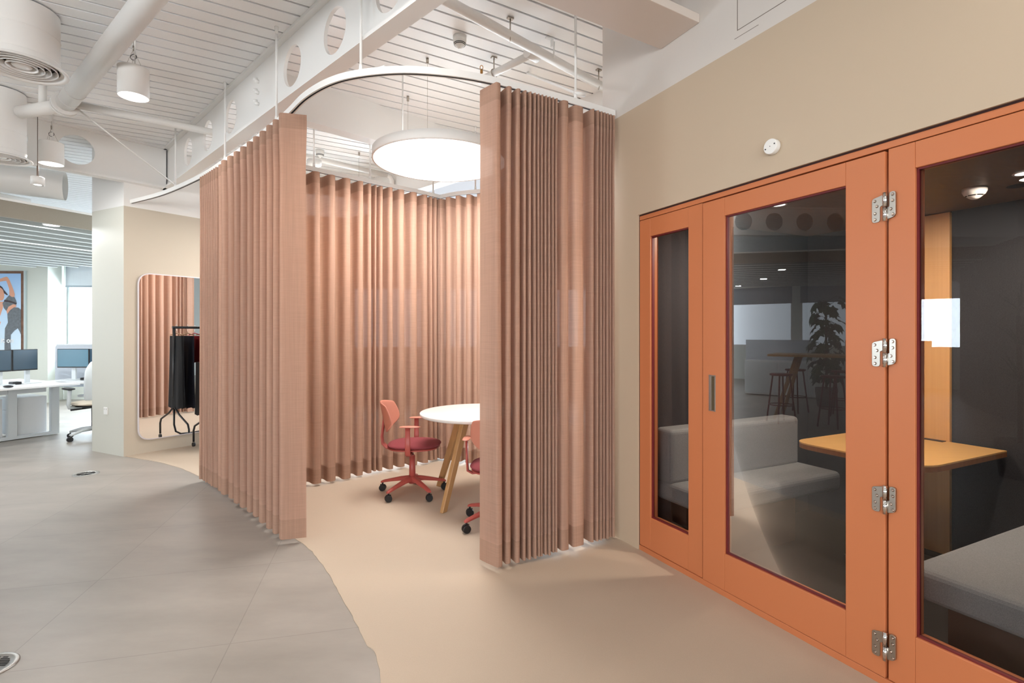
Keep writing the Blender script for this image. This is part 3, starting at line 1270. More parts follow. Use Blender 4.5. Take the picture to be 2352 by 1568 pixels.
# right front curtain 1
xs = [1112, 1150, 1172, 1191, 1203, 1214, 1223, 1231, 1240, 1248, 1256, 1264, 1272, 1303]
xs = xs[::-1]
am = [.055] + [.055] * 11 + [.065]
curtain('rose curtain right of the open bay, its wide first pleat facing the table', PFt, edges(PFt, xs, .055, 1.8, am), 1, seed=5, flat=[(12, 'R')])
xs = [1299, 1345, 1358, 1367, 1374, 1381, 1388, 1395, 1402][::-1]
am = [.05] * 7 + [.035]
curtain('rose curtain bunched against the beige wall beside the orange front', PFt, edges(PFt, xs, .05, 1.5, am), 1, seed=6)
# rear curtain: from hidden left end to the junction
d = 0.03
folds = []
while d < PRt.of(700) - .15:
    folds.append((d, d + .27, .085, 1.2))
    d += .27
xs = [703, 738, 773, 808, 835, 853, 863, 879, 901, 929, 958, 979, 990, 1000, 1010]
dd = [PRt.of(p) for p in xs]
folds.append((d, dd[0], .055, 1.2))
for a, b in zip(dd, dd[1:]):
    folds.append((a, b, .074 if b - a > .09 else .05, 1.1))
curtain('long rose curtain behind the table, crossing the bay from the left', PRt, folds, -1, seed=8)
xs = [992, 1002, 1012, 1024, 1045, 1068, 1092, 1116, 1140, 1166, 1190]
curtain('rose curtain at the back right of the bay, meeting the long rear curtain', PR2, edges(PR2, xs, .05, 1.15), -1, seed=9)

# ------------------------------------------------------------------ round lamps
def big_lamp(c, r, label):
    t = thing('round_pendant_lamp', label, 'lamp', c)
    mb = MB()
    mb.lathe([(r, 0), (r, .012), (r, .075), (r - .012, .08), (0, .08)], c, 96)
    mb.lathe([(r, 0), (r - .012, .0), (r - .012, .01)], c, 96)
    obj('lamp_shade', mb, 'white', t)
    mb = MB()
    mb.disc((c[0], c[1], c[2] + .003), r - .012, 96, False)
    obj('diffuser', mb, 'lit', t)
    for a in (.4, 2.5, 4.6):
        mb = MB()
        x, y = c[0] + .42 * math.cos(a), c[1] + .42 * math.sin(a)
        mb.cyl((x, y, c[2] + .08), (x, y, CZ - .03), .0012, n=6)
        mb.cyl((x, y, CZ - .045), (x, y, CZ), .011, n=12)
        obj('suspension_wire', mb, 'steel', t)
    mb = MB()
    mb.cyl((c[0] - .28, c[1] - .25, c[2] + .08), (c[0] - .28, c[1] - .25, CZ), .006, n=8)
    obj('flex', mb, 'white', t)
    area('round_pendant_light', (c[0], c[1], c[2] - .004), 2 * r - .03, 72, WARM, disk=True)
    area('ceiling_fill_light', (c[0], c[1], c[2] + .084), 2 * r - .20, 3.2, WARM, (PI, 0, 0), disk=True)  # added upward fill that brightens the ceiling slats
    return t


big_lamp(LAMP_C, .585, 'large flat round pendant lamp glowing above the white table')
big_lamp(LAMP_D, .585, 'large flat round lamp in the fitting bay, glimpsed above the rear curtain')


def drum():
    t = thing('drum_pendant', 'x', 'pendant lamp', (0, 0, 3.17), 0, 'white drum pendants')
    mb = MB()
    mb.lathe([(.10, 0), (.10, .205), (.1015, .206), (.1015, .212), (.098, .213), (0, .213)], (0, 0, 0), 48)
    mb.lathe([(.10, 0), (.0965, 0), (.0965, .006)], (0, 0, 0), 48)
    obj('lamp_shade', mb, 'duct', t, local=True)
    mb = MB()
    mb.disc((0, 0, .003), .0965, 48, False)
    obj('diffuser', mb, 'litd', t, local=True)
    mb = MB()
    for a in (.3, 2.4, 4.5):
        mb.cyl((.06 * math.cos(a), .06 * math.sin(a), .213), (0, 0, .36), .0012, n=5)
    mb.cyl((0, 0, .35), (0, 0, .385), .006, n=8)
    mb.cyl((0, 0, .385), (0, 0, .43), .0012, n=5)
    obj('suspension_wire', mb, 'steel', t, local=True)
    mb = MB()
    mb.tube([(.022 * math.cos(a) + .0, .0, .30 + .022 * math.sin(a)) for a in [i * 2 * PI / 14 for i in range(14)]], .0022, 6, True)
    obj('flex_coil', mb, 'black', t, local=True)
    mb = MB()
    mb.cyl((.012, 0, .213), (.012, 0, .515), .0055, n=8)
    obj('flex', mb, 'white', t, local=True)
    return t


labs = ['white drum pendant nearest the holed beam, in front of the diagonal pipe', 'smaller-looking white drum pendant in front of the holed cross beam',
        'added unseen drum pendant over the beige floor, above the picture', 'added unseen drum pendant by the orange front, over the viewer', 'added unseen drum pendant off to the left over the grey floor',
        'added unseen drum pendant towards the high table', 'added unseen drum pendant behind the viewer on the left', 'added unseen drum pendant behind the viewer']
d0 = drum()
for i, (x, y) in enumerate(DRUMS):
    z = 3.08 if i == 1 else 3.17
    if i == 0:
        d0.location = (x, y, z)
        d0['label'] = labs[0]
    else:
        dup(d0, (x, y, z), 0.3 * i, labs[i])
    area('drum_pendant_light', (x, y, z - .003), .185, 9, WARM, disk=True)

# small spot pendant
sx_, sy_ = -4.54, 5.00
t = thing('spot_pendant', 'small white spot pendant hanging below the far drum pendant', 'pendant lamp', (sx_, sy_, 2.82))
mb = MB()
mb.lathe([(.0, .0), (.035, 0), (.042, -.0), (.052, -.004), (.052, .07), (.048, .074), (0, .074)], (sx_, sy_, 2.82), 32)
obj('lamp_shade', mb, 'duct', t)
mb = MB()
mb.disc((sx_, sy_, 2.818), .03, 24, False)
obj('diffuser', mb, 'litd', t)
mb = MB()
mb.cyl((sx_, sy_, 2.89), (sx_, sy_, 3.0), .008, n=8)
mb.cyl((sx_, sy_, 3.0), (sx_, sy_, CZ), .003, n=6)
obj('flex', mb, plain('brown_flex', sc(110, 95, 85), .6), t)

# ------------------------------------------------------------------ ducts and pipes
def air_duct(x, y, z, label, k_=1.0):
    t = thing('air_duct', label, 'air duct', (x, y, z))
    mb = MB()
    mb.cyl((x, y, z + .02), (x, y, CZ - .01), .2 * k_, n=64, cap=False)
    for zz in (.07, .23):
        mb.lathe([(.2 * k_, zz - .004), (.203 * k_, zz), (.2 * k_, zz + .004)], (x, y, z), 64)
    obj('duct_pipe', mb, 'duct', t)
    mb = MB()
    mb.lathe([(.20, .03), (.245, .012), (.25, .004), (.245, 0), (.222, .006), (.215, .03)], (x, y, z), 64, None, k_, k_)
    r = obj('diffuser_rim', mb, 'duct', t)
    for k, rr in enumerate((.185, .150, .115, .08)):
        mb = MB()
        mb.lathe([(rr - .010, .050), (rr, .012), (rr + .005, .006), (rr + .004, .014), (rr - .006, .052)], (x, y, z), 56, None, k_, k_)
        obj('diffuser_ring', mb, 'duct', t)
    mb = MB()
    mb.lathe([(0, .014), (.05, .014), (.055, .02), (.03, .05)], (x, y, z), 40, None, k_, k_)
    obj('diffuser_core', mb, 'duct', t)
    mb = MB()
    mb.disc((x, y, z + .055), .2 * k_, 48, False)  # dark disc painted as the shade behind the diffuser rings
    obj('duct_shade', mb, plain('duct_shadow_grey', sc(38, 37, 36), .8), t)


air_duct(-3.33, 3.55, 3.195, 'vertical white air duct with round ring diffuser nearest the viewer')
air_duct(-4.655, 4.75, 2.983, 'vertical white air duct with round ring diffuser farther back on the left', .9)

t = thing('service_pipe', 'thick white pipe running diagonally under the slatted ceiling', 'pipe', (-3.0, 3.9, 3.4))
mb = MB()
A, B = Vector((-1.7, 2.75, 3.42)), Vector((-3.84, 4.50, 3.385))
mb.cyl(A + (A - B) * .9, B, .072, n=32)
obj('pipe_run', mb, 'duct', t)
dd_ = (B - A).normalized()
for k in (.12, .34):
    mb = MB()
    mb.cyl(B - dd_ * (k + .006), B - dd_ * k, .0745, n=32)
    obj('pipe_joint', mb, 'duct', t)
mb = MB()
mb.cyl(B + dd_ * .0, B + dd_ * .03, .10, n=32)
mb.cyl(B + dd_ * .05, B + dd_ * .08, .10, n=32)
obj('flange', mb, 'duct', t)
t = thing('branch_pipe', 'thin white pipe running from the flange through a hole of the beam', 'pipe', (-3.3, 4.8, 3.385))
mb = MB()
e0, e1 = Vector((-3.84, 4.50, 3.385)), Vector((-2.90, 5.155, 3.37))
mb.cyl(e0, e1 + (e1 - e0) * .5, .032, n=20)
obj('pipe_run', mb, 'duct', t)
t = thing('service_pipe', 'white horizontal pipe stub running left from the flange behind the air duct', 'pipe', (-4.3, 4.4, 3.385))
mb = MB()
mb.cyl((-3.92, 4.56, 3.385), (-4.42, 4.70, 3.385), .055, n=24)
obj('pipe_run', mb, 'duct', t)
mb = MB()
mb.cyl((-4.15, 4.62, 3.42), (-4.15, 4.62, CZ), .03, n=16)
obj('riser', mb, 'duct', t)

# sprinkler main over the bay
t = thing('sprinkler_pipe', 'white sprinkler pipe with a side branch under the slats above the bay', 'pipe', (0, 3.8, 3.45))
def at(px, py, z):
    Y = (z - 1.4) * 1200 / (765 - py)
    return Vector(((px - 1176) / 1200 * Y, Y, z))
zp = 3.47
p0, p1 = at(1040, 10, zp), at(1384, 200, zp)
dv = (p1 - p0)
mb = MB()
mb.cyl(p0 - dv * 1.2, p1 + dv * .5, .034, n=24)
obj('pipe_run', mb, 'duct', t)
b0 = at(1222, 124, zp)
b1 = at(1112, 180, zp)
mb = MB()
mb.cyl(b0, b1 + (b1 - b0) * .12, .027, n=20)
obj('pipe_branch', mb, 'duct', t)
mb = MB()
dn = dv.normalized()
mb.cyl(b0 - dn * .05, b0 + dn * .06, .042, n=24)
obj('pipe_tee', mb, 'duct', t)
for px in (1172, 1375):
    k = (px - 1040) / (1384 - 1040)
    c = at(px, 10 + 190 * k, zp)
    mb = MB()
    mb.tube([c + Vector((.0, .037 * math.cos(a), .037 * math.sin(a))) for a in [i * 2 * PI / 20 for i in range(20)]], .004, 6, True)
    mb.cyl(c + Vector((0, 0, .037)), Vector((c.x, c.y, CZ)), .005, n=8)
    mb.box((c.x, c.y, CZ - .006), (.022, .014, .006), math.atan2(SL[1], SL[0]))
    obj('pipe_clip', mb, 'steel', t)
c = b0.lerp(b1, .78)
mb = MB()
mb.cyl(c + Vector((0, 0, .02)), Vector((c.x, c.y, CZ)), .005, n=8)
mb.tube([c + Vector((.02 * math.sin(a), .03 * math.sin(a), .03 * math.cos(a))) for a in [i * 2 * PI / 20 for i in range(20)]], .004, 6, True)
mb.box((c.x, c.y, CZ - .006), (.022, .014, .006), math.atan2(SL[1], SL[0]))
obj('pipe_clip', mb, 'steel', t)
c = at(1106, 168, 3.50)
mb = MB()
mb.cyl(c, c + Vector((0, 0, .03)), .011, n=10)
mb.tube([c + Vector((.012 * math.sin(a), 0, .045 + .018 * math.cos(a))) for a in [i * 2 * PI / 14 for i in range(14)]], .003, 6, True)
obj('sprinkler_head', mb, plain('brass', sc(190, 140, 80), .3, 1.0), t)
# small beam clamp with dropper
c = at(1262, 86, CZ)
t = thing('ceiling_bracket', 'small white bracket with a short threaded rod between ceiling slats', 'bracket', tuple(c))
mb = MB()
mb.box((c.x, c.y, CZ - .006), (.03, .012, .006), .5)
mb.box((c.x + .02, c.y + .01, CZ - .035), (.006, .012, .03), .5)
mb.cyl((c.x + .035, c.y + .02, CZ - .14), (c.x + .035, c.y + .02, CZ - .02), .006, n=8)
obj('bracket_plate', mb, 'white', t)
# detectors on the slats
def detector(c, label, s=1.0):
    t = thing('smoke_detector', label, 'smoke detector', tuple(c))
    mb = MB()
    mb.lathe([(0, 0), (.050, 0), (.050, -.03), (.046, -.05), (.036, -.068), (.02, -.078), (.012, -.09), (0, -.092)], c, 36)
    obj('housing', mb, 'socket', t)
    mb = MB()
    for zz, rr in ((-.056, .0447), (-.064, .0395)):
        mb.lathe([(rr + .0012, zz + .0025), (rr, zz - .0025)], c, 36)
    obj('vent_slot', mb, 'black', t)


detector(at(1056, 84, CZ), 'white smoke detector on the slats directly above the bay')
detector(at(735, 345, CZ), 'white smoke detector on the slats farther back, above the rear curtain')
# lower rear pipe above the rear curtain
t = thing('sprinkler_pipe', 'white pipe under the far slats just above the rear curtain', 'pipe', (-1.8, 6.3, 3.5))
a_, b_ = at(640, 345, 3.5), at(888, 402, 3.5)
mb = MB()
mb.cyl(a_ - (b_ - a_) * .3, b_, .033, n=20)
mb.tube([b_, b_ + (b_ - a_).normalized() * .05 + Vector((0, 0, -.01)), b_ + (b_ - a_).normalized() * .08 + Vector((0, 0, -.06)), b_ + (b_ - a_).normalized() * .08 + Vector((0, 0, -.25))], .033, 16)
obj('pipe_run', mb, 'duct', t)
# round sounder near the rear track
c = at(722, 380, 3.33)
t = thing('ceiling_sounder', 'round white sounder hanging above the left end of the rear curtain', 'sounder', tuple(c))
mb = MB()
mb.lathe([(0, 0), (.075, 0), (.08, .02), (.08, .06), (.0, .065)], c, 32)
mb.cyl((c.x, c.y, 3.39), (c.x, c.y, CZ), .004, n=6)
obj('housing', mb, 'socket', t)

# ------------------------------------------------------------------ round white table
TC = (-.25, 4.44)
t = thing('round_table', 'round white table on splayed oak legs inside the curtained bay', 'table', (TC[0], TC[1], .004))
mb = MB()
R_ = .50
cz = (-.27, 4.40)
mb.lathe([(0, .715), (R_ - .012, .715), (R_, .722), (R_, .738), (R_ - .003, .741), (0, .741)], (cz[0], cz[1], 0), 96)
obj('table_top', mb, 'tabw', t)
mb = MB()
mb.lathe([(0, .69), (.22, .69), (.24, .715)], (cz[0], cz[1], 0), 40)
obj('under_plate', mb, 'steel', t)
for fx, fy in ((-.285, -.37), (-.415, .335), (.285, .42), (.40, -.28)):
    foot = Vector((TC[0] + fx, TC[1] + fy, .004))
    topp = Vector((TC[0] + fx * .45, TC[1] + fy * .45, .715))
    ax = Vector((fx, fy, 0)).normalized()
    sd = Vector((-ax.y, ax.x, 0))
    mb = MB()
    vs = []
    for p, hw, ht in ((foot, .026, .017), (topp, .036, .022)):
        for a, b in ((-1, -1), (1, -1), (1, 1), (-1, 1)):
            vs.append(p + ax * (hw * a) + sd * (ht * b))
    mb.add(vs, [(0, 3, 2, 1), (4, 5, 6, 7), (0, 1, 5, 4), (1, 2, 6, 5), (2, 3, 7, 6), (3, 0, 4, 7)])
    obj('leg', mb, 'oakv', t, bevel=.006, seg=3)

# ------------------------------------------------------------------ red task chairs (local coordinates, facing +x)
def ellip(mb, c, rx, ry, rz, nu=36, nv=14, p=2.6, pz=2.0):
    vs, fs = [], []
    sg = lambda v, e: math.copysign(abs(v) ** e, v)
    for j in range(nv + 1):
        a = -PI / 2 + PI * j / nv
        ca, sa = math.cos(a), math.sin(a)
        for i in range(nu):
            b = 2 * PI * i / nu
            vs.append((c[0] + rx * sg(ca, 2 / pz) * sg(math.cos(b), 2 / p), c[1] + ry * sg(ca, 2 / pz) * sg(math.sin(b), 2 / p), c[2] + rz * sg(sa, 2 / pz)))
    for j in range(nv):
        for i in range(nu):
            fs.append((j * nu + i, j * nu + (i + 1) % nu, (j + 1) * nu + (i + 1) % nu, (j + 1) * nu + i))
    mb.add(vs, fs, True)
    return mb


def flat_tube(pts, wy, tx, n=12):
    """strip with elliptical section: wide in y, thin across"""
    mb = MB()
    pts = [Vector(p) for p in pts]
    m_ = len(pts)
    vs = []
    for i, p in enumerate(pts):
        d = (pts[min(i + 1, m_ - 1)] - pts[max(i - 1, 0)]).normalized()
        y = Vector((0, 1, 0))
        nrm = d.cross(y).normalized()
        ww = wy[i] if isinstance(wy, (list, tuple)) else wy
        for k in range(n):
            t_ = 2 * PI * k / n
            c_, s_ = math.cos(t_), math.sin(t_)
            vs.append(p + y * (ww * math.copysign(abs(c_) ** .7, c_)) + nrm * (tx * math.copysign(abs(s_) ** .7, s_)))
    fs = []
    for i in range(m_ - 1):
        for k in range(n):
            fs.append((i * n + k, i * n + (k + 1) % n, (i + 1) * n + (k + 1) % n, (i + 1) * n + k))
    mb.add(vs, fs, True)
    mb.add(vs[:n], [tuple(range(n))[::-1]])
    mb.add(vs[-n:], [tuple(range(n))])
    return mb


def red_chair(label, loc, rz, spin):
    t = thing('task_chair', label, 'chair', loc, rz, 'red swivel chairs at the round white table')
    L_ = dict(local=True)
    obj('seat', ellip(MB(), (.02, 0, .435), .228, .215, .034), 'redseat', t, **L_)
    obj('seat_shell', ellip(MB(), (.015, 0, .410), .222, .205, .022), 'red', t, **L_)
    # spine
    obj('back_support', flat_tube([(-.06, 0, .392), (-.16, 0, .392), (-.22, 0, .405), (-.255, 0, .44), (-.262, 0, .50), (-.25, 0, .60), (-.243, 0, .66)], [.05, .05, .048, .04, .034, .03, .02], .010), 'red', t, **L_)
    # back shell
    mb = MB()
    nu, nv = 20, 12
    vs, fs = [], []
    for j in range(nv + 1):
        for i in range(nu + 1):
            a, b = -1 + 2 * i / nu, -1 + 2 * j / nv
            yy = .198 * a * math.sqrt(max(0, 1 - (.66 if b < 0 else .22) * b * b))
            zz = .138 * b * math.sqrt(max(0, 1 - .34 * a * a))
            z = .672 + zz - (.02 if b < 0 else 0) * (a * a) * b
            x = -.252 + 2.6 * yy * yy - .028 * b
            vs.append((x, yy, z))
    for j in range(nv):
        for i in range(nu):
            fs.append((j * (nu + 1) + i, j * (nu + 1) + i + 1, (j + 1) * (nu + 1) + i + 1, (j + 1) * (nu + 1) + i))
    mb.add(vs, fs, True)
    obj('backrest', mb, 'redback', t, solid=.012, sub=1, **L_)
    for s_ in (-1, 1):
        mb = flat_tube([(0, 0, 0), (1, 0, 0)], .01, .01) if False else MB()
        y = .235 * s_
        pts = [(0, y * .35, .385), (.0, y * .85, .372), (0, y, .39), (0, y * 1.02, .45), (0, y * 1.04, .615)]
        vsl = []
        for p in pts:
            vsl.append(Vector(p))
        m_ = len(vsl)
        vs = []
        for i, p in enumerate(vsl):
            d_ = (vsl[min(i + 1, m_ - 1)] - vsl[max(i - 1, 0)]).normalized()
            xx = Vector((1, 0, 0))
            nr = d_.cross(xx).normalized()
            ww = (.022, .022, .024, .022, .020)[i]
            for k in range(12):
                c_, q_ = math.cos(2 * PI * k / 12), math.sin(2 * PI * k / 12)
                vs.append(p + xx * (ww * math.copysign(abs(c_) ** .6, c_)) + nr * (.008 * math.copysign(abs(q_) ** .6, q_)))
        mb.add(vs, [(i * 12 + k, i * 12 + (k + 1) % 12, (i + 1) * 12 + (k + 1) % 12, (i + 1) * 12 + k) for i in range(m_ - 1) for k in range(12)], True)
        mb.add(vs[-12:], [tuple(range(12))])
        ar = obj('armrest', mb, 'red', t, **L_)
        obj('arm_pad', ellip(MB(), (.02, y * 1.04, .621), .088, .03, .009, p=3), 'redback', ar, **L_)
    mb = MB()
    mb.cyl((0, 0, .34), (0, 0, .40), .013, n=16)
    obj('gas_lift', mb, 'chrome', t, **L_)
    mb = MB()
    mb.box((0, 0, .385), (.07, .045, .012))
    obj('mechanism', mb, 'black', t, bevel=.005, **L_)
    mb = MB()
    mb.cyl((0, 0, .09), (0, 0, .33), .030, .024, 24)
    mb.cyl((0, 0, .325), (0, 0, .336), .02, n=20)
    obj('column', mb, 'red', t, **L_)
    for k in range(5):
        a = spin + k * 2 * PI / 5
        dx, dy = math.cos(a), math.sin(a)
        pts = [(0.01, .135), (.10, .125), (.20, .105), (.275, .088), (.30, .080)]
        mb = MB()
        vs = []
        for (r, z), ww, hh in zip(pts, (.030, .024, .020, .018, .012), (.024, .018, .013, .011, .008)):
            for cx, cz_ in ((-1, -.9), (1, -.9), (1, .4), (.5, 1), (-.5, 1), (-1, .4)):
                vs.append((dx * r - dy * ww * cx, dy * r + dx * ww * cx, z + hh * cz_))
        n6 = 6
        fs = [(i * n6 + q, i * n6 + (q + 1) % n6, (i + 1) * n6 + (q + 1) % n6, (i + 1) * n6 + q) for i in range(4) for q in range(n6)]
        fs += [tuple(range(n6))[::-1], tuple(range(24, 30))]
        mb.add(vs, fs)
        obj('base_spoke', mb, 'red', t, bevel=.004, **L_)
        cx, cy = dx * .285, dy * .285
        mb = MB()
        mb.cyl((cx, cy, .05), (cx, cy, .082), .008, n=10)
        ca_ = -rz + .25 + .35 * math.sin(k * 2.3)
        ex, ey = math.cos(ca_), math.sin(ca_)
        mb.box((cx, cy, .047), (.020, .008, .012), ca_)
        cs = obj('caster', mb, 'black', t, **L_)
        for s_ in (-1, 1):
            mb = MB()
            nx, ny = -ey * s_, ex * s_
            mb.cyl((cx + nx * .004, cy + ny * .004, .030), (cx + nx * .022, cy + ny * .022, .030), .030, .027, 28)
            obj('wheel', mb, 'black', cs, **L_)
    return t


red_chair('coral red swivel chair left of the round white table, facing it', (-.87, 4.56, .004), 0.03, .35)
red_chair('coral red swivel chair nearest the viewer, half hidden by the right curtain', (-.09, 3.82, .004), 1.50, 1.02)

# ------------------------------------------------------------------ mirror and clothes rack
t = thing('wall_mirror', 'tall frameless mirror with rounded corners on the beige wall', 'mirror', tuple(WMF(.8, 0, .155)))
P = rounded([(.13, .155), (1.55, .155), (1.55, 2.10), (.13, 2.10)], .14, 10)
mb = MB()
mb.ext(WMF, P, -.028, -.004)
obj('mirror_frame', mb, plain('pale_lilac_edge', sc(214, 208, 212), .35), t, bevel=.002)
Pi = rounded([(.142, .167), (1.538, .167), (1.538, 2.088), (.142, 2.088)], .13, 10)
mb = MB()
mb.add([WMF(a, -.0285, z) for a, z in Pi], [tuple(range(len(Pi)))])
obj('mirror_glass', mb, 'mirror', t)

RK = frame((-4.40, 5.92), MW, (MW[1], -MW[0]))     # +w = out from the mirror wall
t = thing('clothes_rack', 'black metal clothes rack standing in front of the wall mirror', 'clothes rack', tuple(RK(1.2, .5, .004)))
for uu in (.70, 1.80):
    s_ = -1 if uu < 1 else 1
    mb = MB()
    mb.cyl(RK(uu, .5, .42), RK(uu, .5, 1.475), .017, n=14)
    obj('post', mb, 'blackm', t)
    for w0 in (.09, .91):
        mb = MB()
        mb.tube([RK(uu, .5, .46), RK(uu, .5 + (w0 - .5) * .35, .36), RK(uu, .5 + (w0 - .5) * .93, .26), RK(uu, w0, .20), RK(uu, w0, .06)], .012, 10)
        lg = obj('leg', mb, 'blackm', t)
        mb = MB()
        mb.cyl(RK(uu - .012, w0, .029), RK(uu + .012, w0, .029), .025, n=18)
        obj('caster', mb, 'black', lg)
    mb = MB()
    mb.tube([RK(uu, .5, .45), RK(uu, .5, .22), RK(uu - s_ * .02, .5, .13), RK(uu - s_ * .08, .5, .09), RK(uu - s_ * .2, .5, .085)], .012, 10)
    obj('base_brace', mb, 'blackm', t)
mb = MB()
mb.cyl(RK(.9, .5, .085), RK(1.6, .5, .085), .012, n=10)
obj('base_rail', mb, 'blackm', t)
mb = MB()
mb.cyl(RK(.68, .5, 1.475), RK(1.82, .5, 1.475), .016, n=14)
obj('hanging_rail', mb, 'blackm', t)


def hanger(uu, label, drop, matn, wid=.19, ln=.9, flare=1.12, hcol='woodl', extra=None):
    g = thing('garment', label, 'clothing', tuple(RK(uu, .5, 1.3)), 0, 'clothes on the black rack')
    mb = MB()
    mb.tube([RK(uu, .5, 1.40), RK(uu, .5, 1.44), RK(uu, .515, 1.46), RK(uu, .515, 1.495), RK(uu, .5, 1.51), RK(uu, .48, 1.50), RK(uu, .478, 1.478)], .002, 6)
    hk = obj('hanger_hook', mb, 'chrome', g)
    mb = MB()
    mb.tube([RK(uu, .5 - wid - .02, 1.375), RK(uu, .5, 1.40), RK(uu, .5 + wid + .02, 1.375)], .007, 8)
    obj('hanger_bar', mb, hcol, g)
    mb = MB()
    nw, nz = 16, 8
    rng = random.Random(int(uu * 1000))
    top = 1.365 - drop
    vs = []
    ph_ = rng.uniform(0, 6)
    for s_ in (-1, 1):
        for j in range(nz + 1):
            z = top - ln * j / nz
            k = 1 + (flare - 1) * j / nz
            for i in range(nw + 1):
                a = -1 + 2 * i / nw
                th = .012 + .022 * (1 - a * a) * (.4 + j / nz) + .012 * math.sin(a * 9 + ph_ + s_) * j / nz
                vs.append(RK(uu + s_ * th, .5 + a * wid * k, z + (.01 * math.sin(a * 7 + ph_) if j == nz else 0)))
    row = nw + 1
    half = row * (nz + 1)
    fs = []
    for s_ in (0, 1):
        for j in range(nz):
            for i in range(nw):
                b = s_ * half + j * row + i
                fs.append((b, b + 1, b + row + 1, b + row))
    for j in range(nz):
        for i in (0, nw):
            b = j * row + i
            fs.append((b, b + row, half + b + row, half + b))
    mb.add(vs, fs, True)
    obj('garment_body', mb, matn, g)
    return g


hanger(.73, 'black flared leggings hanging at the near end of the rack', 0, 'blackc', .17, .93, 1.2)
hanger(.86, 'navy trousers hanging second on the rack', .0, 'navyc', .16, .94, 1.15)
hanger(.95, 'short red top hanging third on the rack', .0, 'redc', .15, .35, 1.0, 'redp')
hanger(1.05, 'long black trousers hanging beside the red top', .02, 'blackc', .17, 1.05, 1.15)
hanger(1.15, 'short green top hanging in the middle of the rack', .0, 'greenc', .14, .55, 1.0)
hanger(1.26, 'black leggings hanging past the green top', .0, 'blackc', .18, .98, 1.1)
hanger(1.38, 'navy leggings hanging third from the far end of the rack', .0, 'navyc', .17, .9, 1.1)
hanger(1.50, 'black trousers hanging second from the far end of the rack', .0, 'blackc', .17, 1.0, 1.1)

# socket on the column
cd = unit((-0.60, 0.30))
CFc = frame((-4.40, 5.92), cd, (cd[1], -cd[0]))
ptest = CFc(.3, .01, 0)
sgn = 1 if (ptest.y < CFc(.3, 0, 0).y) else -1
t = thing('wall_socket', 'double white socket low on the pale column', 'socket', tuple(CFc(.36, 0, .50)))
mb = MB()
mb.fr(CFc, .32, .40, 0, sgn * .010, .455, .54)
obj('face_plate', mb, 'socket', t, bevel=.003)
for du in (.34, .38):
    mb = MB()
    mb.fr(CFc, du - .006, du + .006, sgn * .010, sgn * .013, .51, .525)
    obj('rocker_switch', mb, plain('pale_grey_plastic', sc(200, 198, 196), .4), t)

# ------------------------------------------------------------------ floor outlets
def grille(x, y, r, label):
    t = thing('floor_vent', label, 'floor vent', (x, y, 0), 0, 'round steel floor vents')
    mb = MB()
    mb.lathe([(r, 0), (r, .003), (r - .004, .006), (r * .78, .006), (r * .76, .004), (0, .004)], (x, y, 0), 56)
    obj('rim', mb, plain('matt_steel', sc(168, 166, 162), .35, .8), t)
    mb = MB()
    for s_ in (-1, 1):
        for k in range(6):
            yy = s_ * (.12 + k * .105) * r
            hw = math.sqrt(max(0, (.70 * r) ** 2 - yy ** 2)) * .95
            for (a, b) in ((-hw, -.06 * r), (.06 * r, hw)):
                if b - a > .01:
                    mb.box((x + (a + b) / 2, y + yy, .0046), ((b - a) / 2, .025 * r, .0006))
    obj('vent_slot', mb, 'dark', t)


grille(-4.24, 5.20, .109, 'round steel floor vent farther back, near the column')
grille(-2.20, 2.185, .105, 'round steel floor vent in the bottom left corner of the grey floor')

# ------------------------------------------------------------------ office at the left: dropped ceiling, baffles
EF = frame((-5.684, 5.80), ED, EN)
mb = MB()
mb.fr(EF, -8.5, 5.3, 0.0, .035, 2.70, 2.90)
struct('trim_3', mb, 'fascia')
mb = MB()
mb.fr(EF, -8.5, 5.3, -.01, .0, 2.885, 2.91)
struct('trim_4', mb, 'white')
bl = ['first grey felt baffle behind the brown-grey fascia'] + ['%s grey felt ceiling baffle behind the fascia' % s_ for s_ in
      ('second', 'third', 'fourth', 'fifth', 'sixth', 'seventh', 'eighth', 'ninth', 'tenth', 'eleventh', 'twelfth', 'thirteenth', 'fourteenth')]
for k in range(14):
    w_ = .38 * (k + 1)
    s1 = (10.36 - 5.8 - EN[1] * w_) / ED[1]
    s0 = max(-8.5, (-12.8 + 5.684 - EN[0] * w_) / ED[0])
    t = thing('ceiling_baffle', bl[k], 'baffle', tuple(EF((s0 + s1) / 2, w_, 2.70)), 0, 'grey felt ceiling baffles over the office')
    mb = MB()
    mb.fr(EF, s0, s1, w_ - .012, w_ + .012, 2.708, 2.87)
    obj('felt_board', mb, 'baffle', t)
    mb = MB()
    mb.fr(EF, s0, s1, w_ - .013, w_ + .013, 2.70, 2.708)
    obj('bottom_edge', mb, 'baffe', t)
t = thing('strip_lamp', 'long thin strip lamp glowing between the ceiling baffles', 'lamp', tuple(EF(0, 2.09, 2.72)))
mb = MB()
mb.fr(EF, -6, 4.4, 2.07, 2.11, 2.725, 2.76)
obj('housing', mb, 'white', t)
mb = MB()
mb.fr(EF, -6, 4.4, 2.075, 2.105, 2.72, 2.725)
obj('diffuser', mb, 'lits', t)
